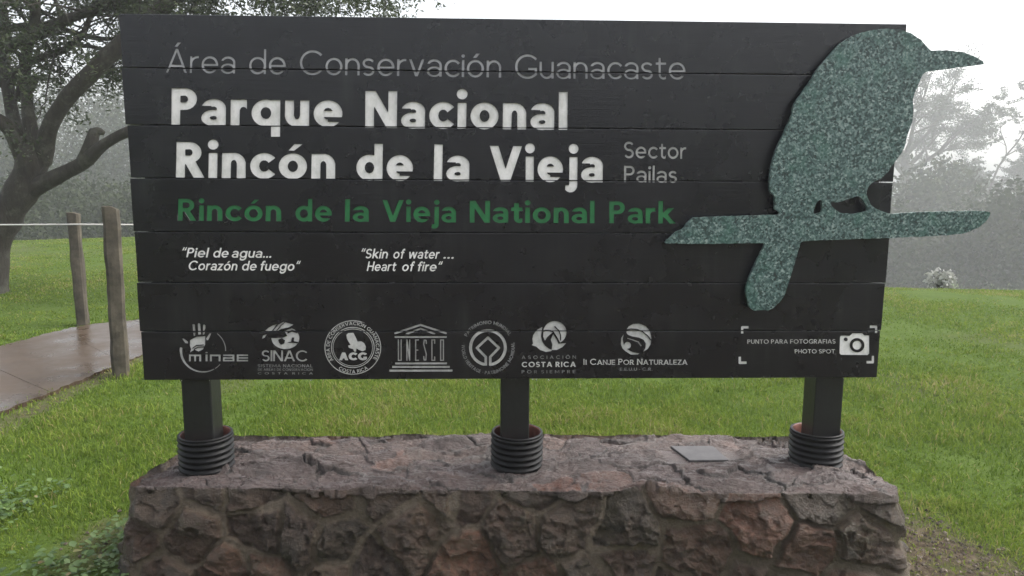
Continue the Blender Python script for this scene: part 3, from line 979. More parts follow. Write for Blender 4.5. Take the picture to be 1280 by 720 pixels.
# -- lettering
def setline(mat, label, items, carve=True, **kw):
    ln = Line()
    for it in items: ln.put(*it[:3], *it[3:], **kw)
    (carved if carve else painted)('lettering', ln.loops, mat, label, ln.words)
setline(MT['grey'], 'thin grey carved word %s on the top line', [('Área', (207, 90.6), (293.8, 92), 30, .07), ('de', (311, 92.5), (357, 93), 30.5, .07), ('Conservación', (374.4, 93.2), (626.5, 97), 30.5, .07), ('Guanacaste', (643.8, 98), (857, 99.3), 30, .07)])
setline(MT['white'], 'large bold white carved word %s', [('Parque', (213.5, 156.3), (428, 158.6), 46.3, .168), ('Nacional', (456, 159.6), (709.4, 162.4), 46.3, .168),
    ('Rincón', (219.5, 221.8), (419, 224.2), 44.5, .168), ('de', (445, 225), (516, 226), 44.5, .168), ('la', (542, 226), (586.6, 226.6), 44.5, .168), ('Vieja', (611.5, 226.4), (753.7, 228), 44.5, .168)])
setline(MT['logo'], 'small white carved word %s', [('Sector', (780, 197.5), (857.8, 198.6), 20.5, .095), ('Pailas', (780, 227.6), (846.5, 228.4), 20.5, .095)])
setline(MT['green'], 'green carved word %s', [('Rincón', (222, 275.8), (351.6, 276.6), 27.5, .140), ('de', (369, 276.6), (414.7, 277), 27.5, .140), ('la', (431, 277), (461, 277.2), 27.5, .140), ('Vieja', (477.5, 277.2), (570, 278.1), 27.5, .140), ('National', (587, 278.2), (743.5, 279), 27.5, .140), ('Park', (761.5, 279), (842, 279.4), 27.5, .140)])
setline(MT['white'], 'small white italic word %s', [('“Piel', (226, 321.4), (259.5, 321.7), 11.8), ('de', (266, 321.7), (285, 321.9), 11.8), ('agua...', (289.5, 321.9), (339, 322.2), 11.8),
    ('Corazón', (235, 337.6), (296, 338), 11.8), ('de', (302, 338), (320, 338.1), 11.8), ('fuego“', (324.5, 338.1), (373.5, 338.4), 11.8),
    ('“Skin', (450, 322.8), (484, 323), 11.8), ('of', (491, 323), (504, 323.1), 11.8), ('water', (510, 323.1), (548, 323.3), 11.8), ('...', (554, 323.3), (567, 323.4), 11.8),
    ('Heart', (458.4, 338.6), (494, 338.8), 11.8), ('of', (502, 338.8), (516, 338.9), 11.8), ('fire“', (521, 338.9), (551, 339.1), 11.8)], False, w=.115, shear=.2, track=.08)

# -- emblems, drawn in the pixel frame of each enlarged crop
def crop_map(ox, oy, s): return lambda u, v: np.stack([ox + u / s, oy + v / s], -1)
def emblem_loops(f, mp): return field_loops(f.F.copy(), f, mp, .5)

mpA = crop_map(210, 390, 6.4)
f = Field(80, 660, 75, 500, 2.0)
f.add(f.P([(192, 102), (203, 96), (215, 100), (221, 160), (198, 161)]), f.P([(198, 166), (220, 165), (216, 190), (203, 191)]))
f.add(f.P([(235, 96), (246, 88), (258, 95), (265, 180), (240, 182)]))
f.add(f.P([(278, 106), (288, 98), (300, 106), (300, 132), (290, 152), (277, 152)]), f.P([(275, 162), (296, 160), (290, 180), (276, 184)]))
f.add(f.P([(346, 170), (330, 172), (303, 214), (308, 228), (322, 224)]), f.P([(108, 214), (125, 211), (160, 238), (160, 254), (138, 250)]))
f.add(f.P([(174, 228), (200, 212), (230, 198), (270, 196), (298, 193), (296, 262), (280, 300), (240, 317), (210, 302), (190, 314), (172, 327), (182, 300), (172, 270)]))
f.sub(f.S([(195, 292), (225, 268), (285, 264)], 7), f.S([(205, 300), (240, 282), (288, 280)], 7))
f.add(np.maximum(f.S(arc(280, 308, 178, 172, 188, 60, 40), 24, 7), f.F * 0 - 1) )
f.add(f.S(arc(280, 308, 178, 172, 58, 40, 8), 7, 6), f.S(arc(280, 308, 180, 172, -52, 2, 20), 8, 10))
f.sub(f.B(158, 328, 662, 408))
yb, yt, k = 396, 340, 15
def techno(f):
    b = f.B
    f.add(b(165, yt, 265, yt + k), b(165, yt, 165 + k + 2, yb), b(207, yt, 207 + k + 2, yb), b(248, yt, 248 + k + 2, yb))
    f.add(b(298, yt, 298 + k + 3, yb), b(298, 320, 298 + k + 3, 331))
    f.add(b(333, yt, 420, yt + k), b(333, yt, 333 + k + 2, yb), b(403, yt, 403 + k + 2, yb))
    f.add(b(440, yt, 530, yt + k - 2), b(437, 362, 530, 375), b(437, 362, 437 + k, yb), b(437, yb - k + 2, 530, yb), b(514, yt, 531, yb))
    f.add(b(548, yt, 640, yt + k - 2), b(548, yt, 548 + k + 2, yb), b(548, yb - k + 2, 640, yb), b(548, 362, 640, 374))
techno(f)
carved('emblem', emblem_loops(f, mpA), MT['logo'], 'grey carved handprint emblem with the word minae')

f = Field(730, 1180, 60, 320, 2.0)
f.add(f.P([(775, 152), (800, 128), (835, 108), (872, 95), (852, 124), (826, 156)]), f.P([(838, 158), (858, 128), (884, 100), (926, 77), (1006, 101), (965, 124), (902, 137), (872, 161)]))
f.sub(f.S([(868, 150), (905, 105), (935, 82)], 6))
f.add(f.P([(750, 216), (758, 190), (790, 177), (772, 206)]))
ball = f.E(938, 208, 113, 90)
ball = np.maximum(ball, -f.P([(780, 90), (1010, 108), (985, 132), (930, 152), (952, 192), (915, 206), (878, 206), (800, 208)]))
ball = np.maximum(ball, -f.P([(882, 222), (908, 210), (935, 228), (930, 252), (904, 262), (888, 246)]))
ball = np.maximum(ball, -f.P([(950, 245), (985, 238), (990, 205), (1008, 205), (1006, 235), (1040, 240), (1035, 250), (1000, 246)]))
ball = np.maximum(ball, -f.S([(955, 168), (990, 150), (1035, 165)], 12))
f.add(ball)
lp = emblem_loops(f, mpA)
carved('emblem', lp, MT['logo'], 'grey carved roof leaf and globe emblem above the letters SINAC')
def pxA(x, y): return (210 + x / 6.4, 390 + y / 6.4)
def pxB(x, y): return (390 + x / 6.4, 390 + y / 6.4)
def pxC(x, y): return (560 + x / 7.111, 390 + y / 7.111)
def pxD(x, y): return (710 + x / 7.111, 390 + y / 7.111)
def pxE(x, y): return (900 + x / 5.333, 390 + y / 5.333)
carved('lettering', word('SINAC', pxA(748, 395), pxA(1116, 396), 88 / 6.4, .115, .03), MT['logo'], 'grey carved letters SINAC')
painted('lettering', word('SISTEMA NACIONAL', pxA(718, 441), pxA(1157, 442), 24 / 6.4, .12, .12) + word('DE AREAS DE CONSERVACION', pxA(720, 469), pxA(1160, 470), 19 / 6.4, .12, .08) + word('COSTA RICA', pxA(718, 498), pxA(1160, 499), 17 / 6.4, .14, .5), MT['faint'], 'tiny worn lines reading Sistema Nacional de Areas de Conservacion Costa Rica')

mpB = crop_map(390, 390, 6.4)
f = Field(90, 565, 55, 510, 2.0)
c = (327, 283)
f.add(f.R(*c, 226, 217, 6), f.R(*c, 174, 164, 6), f.R(*c, 160, 150, 4))
f.add(f.P([(276, 182), (290, 168), (330, 165), (345, 190), (365, 236), (395, 234), (418, 248), (431, 275), (429, 302), (405, 313), (376, 302), (356, 290), (353, 316), (338, 316), (330, 296), (296, 286), (288, 268), (310, 262), (295, 240), (280, 212)]))
lp = emblem_loops(f, mpB)
lp += word('ACG', pxB(217, 385), pxB(440, 385), 62 / 6.4, .215, .02)
cc = pxB(*c)
lp += ring_text('ÁREA DE CONSERVACIÓN GUANACASTE', cc, 185 / 6.4, 214, -30, 28 / 6.4, .115, asp=.97) + ring_text('COSTA RICA', cc, 213 / 6.4, 237, 305, 28 / 6.4, .115, inner=True, asp=.97)
painted('emblem', lp, MT['logo'], 'round grey conservation area seal with an animal silhouette and the letters ACG')

f = Field(600, 1140, 80, 490, 2.0)
f.add(np.maximum(f.S([(630, 182), (868, 103), (1108, 182)], 17), np.maximum(f.Y - 178, np.abs(f.X - 868) - 210)))
f.add(np.maximum(f.S([(730, 186), (868, 133), (1008, 186)], 15), np.maximum(f.Y - 179, np.abs(f.X - 868) - 118)))
f.add(f.B(660, 193, 1078, 208), f.B(665, 403, 1080, 420), f.B(640, 431, 1102, 448), f.B(619, 460, 1124, 478))
a, b, k = 219, 392, 10
for x0, ch in ((686, 'U'), (754, 'N'), (824, 'E'), (888, 'S'), (954, 'C'), (1024, 'O')):
    x1 = x0 + 32
    if ch in 'UNECO': f.add(f.B(x0, a, x0 + k, b))
    if ch in 'UNO': f.add(f.B(x1 - k, a, x1, b))
    if ch in 'ECO': f.add(f.B(x0, a, x1, a + k))
    if ch in 'ECOU': f.add(f.B(x0, b - k, x1, b))
    if ch == 'E': f.add(f.B(x0, 300, x1 - 5, 300 + k))
    if ch == 'N': f.add(f.S([(x0 + 5, a), (x1 - 5, b)], k))
    if ch == 'C': f.add(f.B(x1 - k, a, x1, a + 36), f.B(x1 - k, b - 36, x1, b))
    if ch == 'S': f.add(f.S([(x1 - 5, a + 38), (x1 - 8, a + 8), (x0 + 10, a + 6), (x0 + 5, a + 40), (x1 - 6, b - 55), (x1 - 10, b - 7), (x0 + 9, b - 7), (x0 + 5, b - 40)], k))
carved('emblem', emblem_loops(f, mpB), MT['logo'], 'grey carved temple emblem whose columns spell UNESCO')

mpC = crop_map(560, 390, 7.111)
f = Field(170, 540, 130, 500, 2.0)
rg = np.maximum(f.R(355, 317, 168, 166, 27), -f.B(325, 400, 385, 520))
f.add(rg, f.S([(336, 482), (336, 400), (257, 320), (355, 228), (453, 320), (376, 400), (376, 482)], 23))
f.F = np.maximum(f.F, f.Y - 478)
f.sub(f.B(348, 395, 364, 490))
lp = emblem_loops(f, mpC)
carved('emblem', lp, MT['logo'], 'grey carved world heritage emblem, a square inside a broken ring')
cc = pxC(357, 318)
painted('lettering', ring_text('PATRIMONIO MUNDIAL', cc, 212 / 7.111, 152, 30, 30 / 7.111, .13), MT['faint'], 'small grey curved words Patrimonio Mundial')
painted('lettering', ring_text('* WORLD HERITAGE', cc, 236 / 7.111, 168, 252, 30 / 7.111, .13, inner=True), MT['faint'], 'small grey curved words World Heritage')
painted('lettering', ring_text('* PATRIMOINE MONDIAL', cc, 236 / 7.111, 257, 372, 30 / 7.111, .13, inner=True), MT['faint'], 'small grey curved words Patrimoine Mondial')

f = Field(730, 1070, 70, 370, 2.0)
f.add(f.P([(743, 296), (756, 280), (750, 240), (758, 205), (785, 162), (840, 131), (832, 180), (828, 215), (838, 262), (862, 300), (900, 328), (924, 336), (920, 348), (872, 356), (822, 340), (785, 308)]))
up = f.E(950, 182, 104, 102)
up = np.maximum(up, -f.P([(838, 168), (870, 158), (910, 160), (942, 178), (968, 218), (990, 258), (1010, 300), (900, 320), (820, 280)]))
up = np.maximum(up, -f.S([(948, 128), (985, 165), (1000, 205), (1002, 255)], 9))
f.add(up)
f.add(f.P([(848, 176), (890, 168), (932, 180), (885, 222), (862, 256), (846, 218)]))
f.add(f.P([(921, 340), (928, 290), (914, 245), (936, 196), (962, 240), (982, 282), (1052, 276), (1018, 314), (970, 338)]))
lp = emblem_loops(f, mpC)
carved('emblem', lp, MT['logo'], 'grey carved curled wave emblem above the words Costa Rica')
painted('lettering', word('ASOCIACIÓN', pxC(655, 417), pxC(1137, 414), 29 / 7.111, .10, .42), MT['faint'], 'faint spaced word Asociación')
painted('lettering', word('POR SIEMPRE', pxC(655, 545), pxC(1132, 543), 28 / 7.111, .10, .42), MT['faint'], 'faint spaced words por Siempre')
painted('lettering', word('COSTA RICA', pxC(655, 489), pxC(1136, 487), 46 / 7.111, .15, .13), MT['logo'], 'small bold grey words Costa Rica')

f = Field(450, 760, 85, 400, 2.0)
f.add(f.P([(519, 158), (540, 126), (580, 105), (630, 101), (690, 124), (730, 170), (743, 230), (736, 290), (710, 332), (666, 356), (688, 322), (692, 280), (672, 246), (630, 228), (570, 218), (535, 204), (520, 184)]))
f.sub(f.S([(510, 162), (560, 152), (615, 155), (665, 176), (715, 218), (735, 250)], 9))
f.add(f.P([(497, 194), (474, 230), (470, 285), (485, 325), (512, 350), (560, 380), (620, 380), (640, 370), (585, 360), (548, 344), (520, 322), (497, 290), (488, 245)]), f.E(530, 297, 31))
f.add(f.S([(528, 234), (580, 250), (625, 266), (652, 304)], 8, 12))
lp = emblem_loops(f, mpD)if False else field_loops(f.F.copy(), f, crop_map(710, 390, 7.111), .5)
carved('emblem', lp, MT['logo'], 'grey carved round swirl emblem above the words II Canje por Naturaleza')
painted('lettering', word('II CANJE POR NATURALEZA', pxD(137, 468), pxD(1060, 467), 52 / 7.111, .105, .075, serif=True, small=.84), MT['logo'], 'small capitals line II Canje por Naturaleza')
painted('lettering', word('E.E.U.U - C.R.', pxD(460, 521), pxD(750, 520), 27 / 7.111, .13, .1), MT['faint'], 'tiny grey letters E.E.U.U - C.R.')

f = Field(110, 1070, 80, 360, 2.5)
f.add(f.S([(149, 145), (149, 102), (193, 102)], 18), f.S([(998, 98), (1042, 98), (1042, 141)], 18), f.S([(133, 298), (133, 339), (179, 339)], 18), f.S([(1021, 292), (1021, 335), (977, 335)], 18))
mpE = crop_map(900, 390, 5.333)
for L in emblem_loops(f, mpE):
    carved('corner_bracket', [L], MT['white'], 'white corner bracket framing the photo spot text')
f = Field(780, 1010, 125, 300, 2.0)
body = f.P([(806, 160), (870, 158), (884, 143), (950, 143), (962, 158), (996, 158), (996, 276), (986, 286), (808, 284), (799, 274), (802, 170)]) - 2
f.add(body); f.sub(f.E(840, 183, 12), f.R(915, 222, 48, 47, 17), f.S([(820, 152), (866, 156)], 8))
carved('emblem', emblem_loops(f, mpE), MT['white'], 'white camera symbol beside the words photo spot')
painted('lettering', word('PUNTO PARA FOTOGRAFIAS', pxE(182, 211), pxE(769, 209), 28 / 5.333, .115, .09), MT['logo'], 'small white capitals Punto para Fotografias')
painted('lettering', word('PHOTO SPOT', pxE(497, 275), pxE(765, 275), 27 / 5.333, .115, .09), MT['logo'], 'small white capitals Photo Spot')

# -- planks with the lettering routed out
def routed(bm_plank, name, z0, z1, off):
    me = bpy.data.meshes.new(name); bm_plank.normal_update(); bm_plank.to_mesh(me); bm_plank.free()
    me.materials.append(MT['plank'])
    sel = [L for L in CUT if L[:, 1].max() > z0 - .01 and L[:, 1].min() < z1 + .01]
    if not sel: return me
    cm = loops_curve(sel, .006)
    bm = bmesh.new(); bm.from_mesh(cm)
    bmesh.ops.remove_doubles(bm, verts=bm.verts, dist=1e-6)
    bmesh.ops.recalc_face_normals(bm, faces=bm.faces)
    bm.to_mesh(cm); bm.free()
    cm.transform(Matrix(((1, 0, 0, 0), (0, 0, -1, DEPTH - .006), (0, 1, 0, 0), (0, 0, 0, 1))))
    a = bpy.data.objects.new('tmp_plank', me); b = bpy.data.objects.new('tmp_cut', cm)
    COL.objects.link(a); COL.objects.link(b)
    md = a.modifiers.new('cut', 'BOOLEAN'); md.operation = 'DIFFERENCE'; md.object = b; md.solver = 'EXACT'
    md.use_hole_tolerant = False; md.use_self = False
    dg = bpy.context.evaluated_depsgraph_get()
    res = bpy.data.meshes.new_from_object(a.evaluated_get(dg))
    bpy.data.objects.remove(a); bpy.data.objects.remove(b)
    res.materials.clear(); res.materials.append(MT['plank'])
    res.polygons.foreach_set('material_index', np.zeros(len(res.polygons), np.int32))
    return res

zt = SIGN_Z + SIGN_H
edges = [zt] + SEAMZ + [SIGN_Z]
jit = [(.0, .002), (-.003, .001), (.003, -.002), (.0, -.004), (.002, .001), (-.002, -.003), (.001, -.006)]
for k in range(7):
    z1, z0 = edges[k] - (SEAMGAP if k else 0), edges[k + 1] + (SEAMGAP if k < 6 else 0)
    bm = bm_box(-1.5 + jit[k][0], 1.5 + jit[k][1], (.0008, -.0010, .0004, -.0005, .0009, -.0008, .0003)[k], .038, z0, z1, .0022, 2)
    me = routed(bm, 'plank', z0, z1, 0)
    me.name = 'plank'
    mesh_obj('plank', me, sign)
bm_obj('backing_board', bm_box(-1.46, 1.46, .0385, .046, SIGN_Z + .03, zt - .03), MT['post'], sign)

# -- posts
for x in (-1.314, -.006, 1.3215):
    bm = bm_box(x - .06, x + .06, .047, .167, .30, zt - .04, .006, 2)
    bm_obj('post', bm, MT['post'], sign)

# -- bird and branch cut from one plate
Z5 = [(950, 147), (1000, 146), (1060, 152), (1100, 166), (1130, 183), (1139, 193), (1110, 198), (1050, 205), (1000, 212), (945, 218), (925, 228), (912, 255), (900, 285), (888, 315), (892, 345), (888, 395), (870, 440), (862, 480), (845, 510), (825, 535), (805, 565), (780, 590), (750, 603), (735, 620), (728, 640)]
Z6a = [(736, 55), (748, 78), (775, 92), (812, 104), (900, 98), (1000, 95), (1100, 93), (1150, 95), (1159, 99), (1155, 112), (1140, 132), (1120, 148), (1090, 163), (1060, 172), (1000, 178), (900, 183), (830, 186), (700, 190), (560, 195), (503, 198), (490, 240), (470, 310), (445, 385), (432, 405), (405, 432), (385, 438), (360, 436), (340, 440), (322, 425), (318, 400), (312, 385), (313, 355), (325, 320), (350, 265), (370, 225), (378, 205), (300, 205), (200, 207), (100, 207), (28, 205), (45, 188), (70, 165), (95, 155), (105, 140), (125, 117), (200, 113), (300, 110), (430, 106), (427, 94), (412, 90), (412, 42), (395, 28)]
Z5b = [(394, 600), (398, 560), (408, 520), (412, 500), (440, 440), (470, 375), (480, 330), (510, 290), (540, 245), (560, 210), (600, 165), (630, 130), (665, 105), (700, 88), (750, 76), (800, 71), (850, 75), (885, 88), (920, 112)]
def z5(p): return (820 + p[0] / 2.77, 10 + p[1] / 2.77)
def z6(p): return (820 + p[0] / 2.77, 230 + p[1] / 2.77)
outline = [z5(p) for p in Z5] + [z6(p) for p in Z6a] + [z5(p) for p in Z5b]
hole1 = [z6(p) for p in [(605, 64), (635, 62), (680, 47), (702, 42), (716, 54), (735, 85), (728, 95), (690, 103), (640, 102), (622, 88), (606, 76)]]
hole2 = [z6(p) for p in [(574, 54), (578, 93), (562, 103), (543, 103), (550, 78), (560, 58)]]
def dense(poly, step=1.5, amp=.35, seed=0):
    P = np.array(poly + poly[:1], float)
    t = np.concatenate([[0], np.cumsum(np.hypot(*np.diff(P, axis=0).T))])
    q = np.arange(0, t[-1], step)
    Q = np.stack([np.interp(q, t, P[:, 0]), np.interp(q, t, P[:, 1])], -1)
    K = np.array([1, 2, 3, 2, 1.]); K /= K.sum()
    Q = sum(k * np.roll(Q, s, 0) for k, s in zip(K, (-2, -1, 0, 1, 2)))
    z = np.stack([q * 0, q * 0, q], -1)
    return Q + np.stack([noise3(z, .35, seed + 1), noise3(z, .35, seed + 2)], -1) * amp
BY = -.046
lps = []
for k, poly in enumerate((outline, hole1, hole2)):
    D = dense(poly, seed=k * 7)
    lps.append(ony(D[:, 0], D[:, 1], BY)[:, [0, 2]])
me = loops_curve(lps, .008)
me.transform(Matrix(((1, 0, 0, 0), (0, 0, -1, BY + .008), (0, 1, 0, 0), (0, 0, 0, 1))))
me.materials.clear(); me.materials.append(MT['bird'])
bird = mesh_obj('bird_cutout', me, sign)
bird['label'] = 'speckled teal flat silhouette of a bird perched on a branch'
for (x, y) in ((1060, 120), (1040, 220), (900, 287), (1070, 285), (965, 350)):      # standoffs
    p = ony(x, y, -.02)
    bm = bmesh.new()
    bmesh.ops.create_cone(bm, cap_ends=True, segments=12, radius1=.009, radius2=.009, depth=.0295, matrix=Matrix.Translation((p[0], -.0148, p[2])) @ Matrix.Rotation(math.pi / 2, 4, 'X'))
    bm_obj('standoff', bm, MT['post'], sign)

# -- rain drops hanging under the bottom plank
r = np.random.default_rng(4)
for k in range(30):
    x = r.uniform(-1.48, 1.48); s = r.uniform(.0022, .0042)
    bm = bmesh.new()
    bmesh.ops.create_uvsphere(bm, u_segments=10, v_segments=8, radius=s, matrix=Matrix.Translation((x, .004 + r.uniform(0, .01), SIGN_Z - s * .9)) @ Matrix.Diagonal((1, 1, 1.35, 1)))
    bm_obj('water_drop', bm, MT['drop'], sign, smooth=True)

# ------------------------------------------------------------------ pipe sleeves round the posts
def build_sleeve(x, y, label, lean):
    R0, Hh = .104, .15
    prof = [(R0 - .004, -.05)]
    n = 6
    for k in range(n):
        z = Hh * k / n; s = Hh / n
        prof += [(R0 - .003, z + s * .08), (R0 - .003, z + s * .32), (R0 + .006, z + s * .45), (R0 + .008, z + s * .62), (R0 + .006, z + s * .80), (R0 - .003, z + s * .94)]
    prof += [(R0 + .005, Hh), (R0 + .005, Hh + .006), (R0 - .005, Hh + .007)]
    inn = [(R0 - .008, Hh + .002), (R0 - .011, Hh * .6), (R0 - .012, .045), (R0 * .5, .042), (.004, .042)]
    bm = bmesh.new(); NS = 72
    allp = prof + inn
    rows = []
    for rr, z in allp:
        rows.append([bm.verts.new((rr * math.cos(2 * math.pi * k / NS), rr * math.sin(2 * math.pi * k / NS), z)) for k in range(NS)])
    for a in range(len(rows) - 1):
        for k in range(NS):
            fc = bm.faces.new((rows[a][k], rows[a][(k + 1) % NS], rows[a + 1][(k + 1) % NS], rows[a + 1][k]))
            fc.material_index = 1 if a >= len(prof) - 1 else 0
            fc.smooth = True
    me = bpy.data.meshes.new('pipe_sleeve'); bm.to_mesh(me); bm.free()
    me.materials.append(MT['pipe']); me.materials.append(MT['rust'])
    o = bpy.data.objects.new('pipe_sleeve', me); COL.objects.link(o)
    o.location = (x, y, TOPZ - .012); o.rotation_euler = (lean[0], lean[1], x * 3)
    tag(o, label, 'pipe sleeve', 'ribbed pipe sleeves round the sign posts')
build_sleeve(-1.305, .098, 'ribbed black pipe sleeve round the left post with bright red rust inside its rim', (.0, .0))
build_sleeve(.004, .098, 'ribbed black pipe sleeve round the middle post with brown rim', (.01, .01))
build_sleeve(1.300, .090, 'ribbed black pipe sleeve round the right post beyond the grey plate', (.02, -.02))

# small grey plate lying on the plinth
P4 = [onz(x, y, TOPZ + .012) for x, y in ((838, 557.5), (891, 557.5), (911, 575), (862, 575.5))]
bm = bmesh.new()
top = [bm.verts.new((p[0], p[1], TOPZ + .013)) for p in P4[::-1]]
bm.faces.new(top)
ex = bmesh.ops.extrude_face_region(bm, geom=list(bm.faces))
for v in ex['geom']:
    if isinstance(v, bmesh.types.BMVert): v.co.z -= .012
bmesh.ops.recalc_face_normals(bm, faces=bm.faces)
bmesh.ops.bevel(bm, geom=list(bm.edges), offset=.0015, segments=1, affect='EDGES')
o = bm_obj('metal_plate', bm, MT['plate'], loc=tuple(np.mean(P4, 0)[:2]) + (TOPZ + .01,))
tag(o, 'small plain light grey plate lying on the plinth between middle and right posts', 'plate')

# ------------------------------------------------------------------ fence posts and wire
def fence_post_mesh(bm, x, y, w, d, h, top_cut, lean, seed, rz):
    """squared weathered post with a slanting top"""
    n = 26; rows = []
    rr = np.random.default_rng(seed)
    for k in range(n + 1):
        z = -.25 + (h + .25) * k / n
        row = []
        for j in range(16):
            a = 2 * math.pi * (j + .5) / 16
            cx, cy = math.cos(a), math.sin(a)
            m = max(abs(cx), abs(cy)) ** .9
            px, py = cx / m * w / 2, cy / m * d / 2
            e = noise3(np.array([[px * 3, py * 3 + seed, z]]), 6, seed)[0] * .007 + noise3(np.array([[px, py, z]]), 25, seed)[0] * .003
            px += cx * e; py += cy * e
            X, Y = px * math.cos(rz) - py * math.sin(rz), px * math.sin(rz) + py * math.cos(rz)
            zz = z - (max(0, px * top_cut) if k == n else 0)
            row.append(bm.verts.new((x + X + lean[0] * z, y + Y + lean[1] * z, zz)))
        rows.append(row)
    for a in range(n):
        for j in range(16):
            bm.faces.new((rows[a][j], rows[a][(j + 1) % 16], rows[a + 1][(j + 1) % 16], rows[a + 1][j]))
    bm.faces.new(rows[-1])

pb = onz(151, 468, 0)
bm = bmesh.new(); fence_post_mesh(bm, pb[0], pb[1], .125, .13, 1.36, .55, (.012, 0), 3, .42)
o = bm_obj('fence_post', bm, MT['wood'], loc=(pb[0], pb[1], 0))
tag(o, 'weathered squared fence post with slanted top standing at the near edge of the footpath', 'fence post')
p2 = onz(104, 405, 0)
fence = thing('wire_fence', (p2[0], p2[1], 0), 'single wire fence on a leaning ragged post along the far side of the footpath', 'fence')
bm = bmesh.new(); fence_post_mesh(bm, p2[0], p2[1], .115, .11, 1.20, .3, (-.012, .0), 9, .25)
bm_obj('post', bm, MT['wood'], fence)
for (dx, dy, s) in ((-4.2, .25, 5), (3.1, .9, 6)):
    bm = bmesh.new(); fence_post_mesh(bm, p2[0] + dx, p2[1] + dy, .11, .11, 1.16, .3, (.02, 0), s, .1)
    bm_obj('post', bm, MT['wood'], fence)
def tube(pts, rad, sides=8):
    pts = np.asarray(pts, float); n = len(pts)
    rad = np.broadcast_to(np.asarray(rad, float), (n,))
    tan = np.gradient(pts, axis=0); tan /= np.linalg.norm(tan, axis=1)[:, None] + 1e-9
    up = np.array([0, 0, 1.]) if abs(tan[0, 2]) < .9 else np.array([1., 0, 0])
    V = []
    a = np.cross(tan[0], up); a /= np.linalg.norm(a)
    ang = 2 * np.pi * np.arange(sides) / sides
    for k in range(n):
        a = a - tan[k] * (a @ tan[k]); a /= np.linalg.norm(a) + 1e-9
        b = np.cross(tan[k], a)
        V.append(pts[k] + rad[k] * (np.cos(ang)[:, None] * a + np.sin(ang)[:, None] * b))
    V = np.concatenate(V)
    i = np.arange(n * sides).reshape(n, sides); j = np.roll(i, -1, 1)
    return V, np.stack([i[:-1], j[:-1], j[1:], i[1:]], -1).reshape(-1, 4)
wp = ony(95, 280.5, p2[1] - .06)
pts = [(wp[0] - 4.3, wp[1] + .25, wp[2] + .03)]
for s in np.linspace(0, 1, 9)[1:]: pts.append((wp[0] - 4.3 * (1 - s), wp[1] + .25 * (1 - s), wp[2] + .03 * (1 - s) - .03 * math.sin(math.pi * s)))
for s in np.linspace(0, 1, 9)[1:]: pts.append((wp[0] + 3.1 * s, wp[1] + .9 * s, wp[2] - .03 * math.sin(math.pi * s) + .02 * s))
V, F = tube(pts, .008)
mesh_obj('wire', np_mesh('wire', V, F, MT['wire'], True), fence)

# ------------------------------------------------------------------ trees
class Wood:
    def __init__(self): self.V, self.F, self.n = [], [], 0
    def add(self, pts, rad, sides=8):
        V, F = tube(pts, rad, sides); self.V.append(V); self.F.append(F + self.n); self.n += len(V)
    def mesh(self, name, mat): return np_mesh(name, np.concatenate(self.V), np.concatenate(self.F), mat, True)

def grow(r, wood, tips, p, d, L, rad, depth, flat=.0, droop=0.0, wig=.22, kids=(3, 5)):
    n = 6 if depth > 0 else 4
    pts, q, dd = [p], p.copy(), d / np.linalg.norm(d)
    for k in range(n):
        dd = dd + r.normal(0, wig, 3) * np.array([1, 1, .7]) + np.array([0, 0, flat - droop])
        dd /= np.linalg.norm(dd)
        q = q + dd * L / n; pts.append(q.copy())
    pts = np.array(pts)
    wood.add(pts, np.linspace(rad, rad * (.45 if depth else .2), n + 1), 8 if rad > .05 else (6 if rad > .02 else 4))
    if depth == 0:
        for s in (.35, .6, .8, 1.0):
            i = int(round(s * n)); tips.append((pts[i], dd.copy()))
        return
    for c in range(r.integers(*kids)):
        i = r.integers(2, n + 1)
        dv = pts[i] - pts[i - 1]; dv /= np.linalg.norm(dv)
        nd = dv * .75 + r.normal(0, .62, 3) * np.array([1, 1, .65])
        grow(r, wood, tips, pts[i], nd, L * r.uniform(.5, .72), rad * .45, depth - 1, flat * .5, droop, wig, kids)
    grow(r, wood, tips, pts[-1], dd, L * .62, rad * .45, depth - 1, flat * .5, droop, wig, kids)

def leaves(r, tips, per, size, spread, asp=.42):
    T = np.array([t[0] for t in tips]); n = len(T) * per
    c = np.repeat(T, per, 0) + r.normal(0, 1, (n, 3)) * np.array([spread, spread, spread * .6])
    a = r.normal(0, 1, (n, 3)) * np.array([1, 1, .7]); a /= np.linalg.norm(a, axis=1)[:, None]
    b = np.cross(a, r.normal(0, 1, (n, 3))); b /= np.linalg.norm(b, axis=1)[:, None]
    s = size * r.uniform(.6, 1.35, n)[:, None]
    V = np.stack([c - a * s * .5, c + b * s * asp * .5, c + a * s * .5, c - b * s * asp * .5], 1).reshape(-1, 3)
    F = np.arange(n * 4).reshape(n, 4)
    clump = np.repeat(r.random(len(T)), per)
    return V, F, np.repeat(np.clip(clump * .6 + r.random(n) * .4, 0, 1), 4)

def finish_tree(name, wood, tips, r, base, label, per, size, spread, mats, group=None, asp=.42):
    t = thing(name, base, label, 'tree', group)
    tr = mesh_obj('trunk', wood.mesh('trunk', mats[0]), t)
    V, F, c = leaves(r, tips, per, size, spread, asp)
    me = np_mesh('crown', V, F, mats[1]); attr(me, 'rnd', c)
    mesh_obj('crown', me, t)
    return t

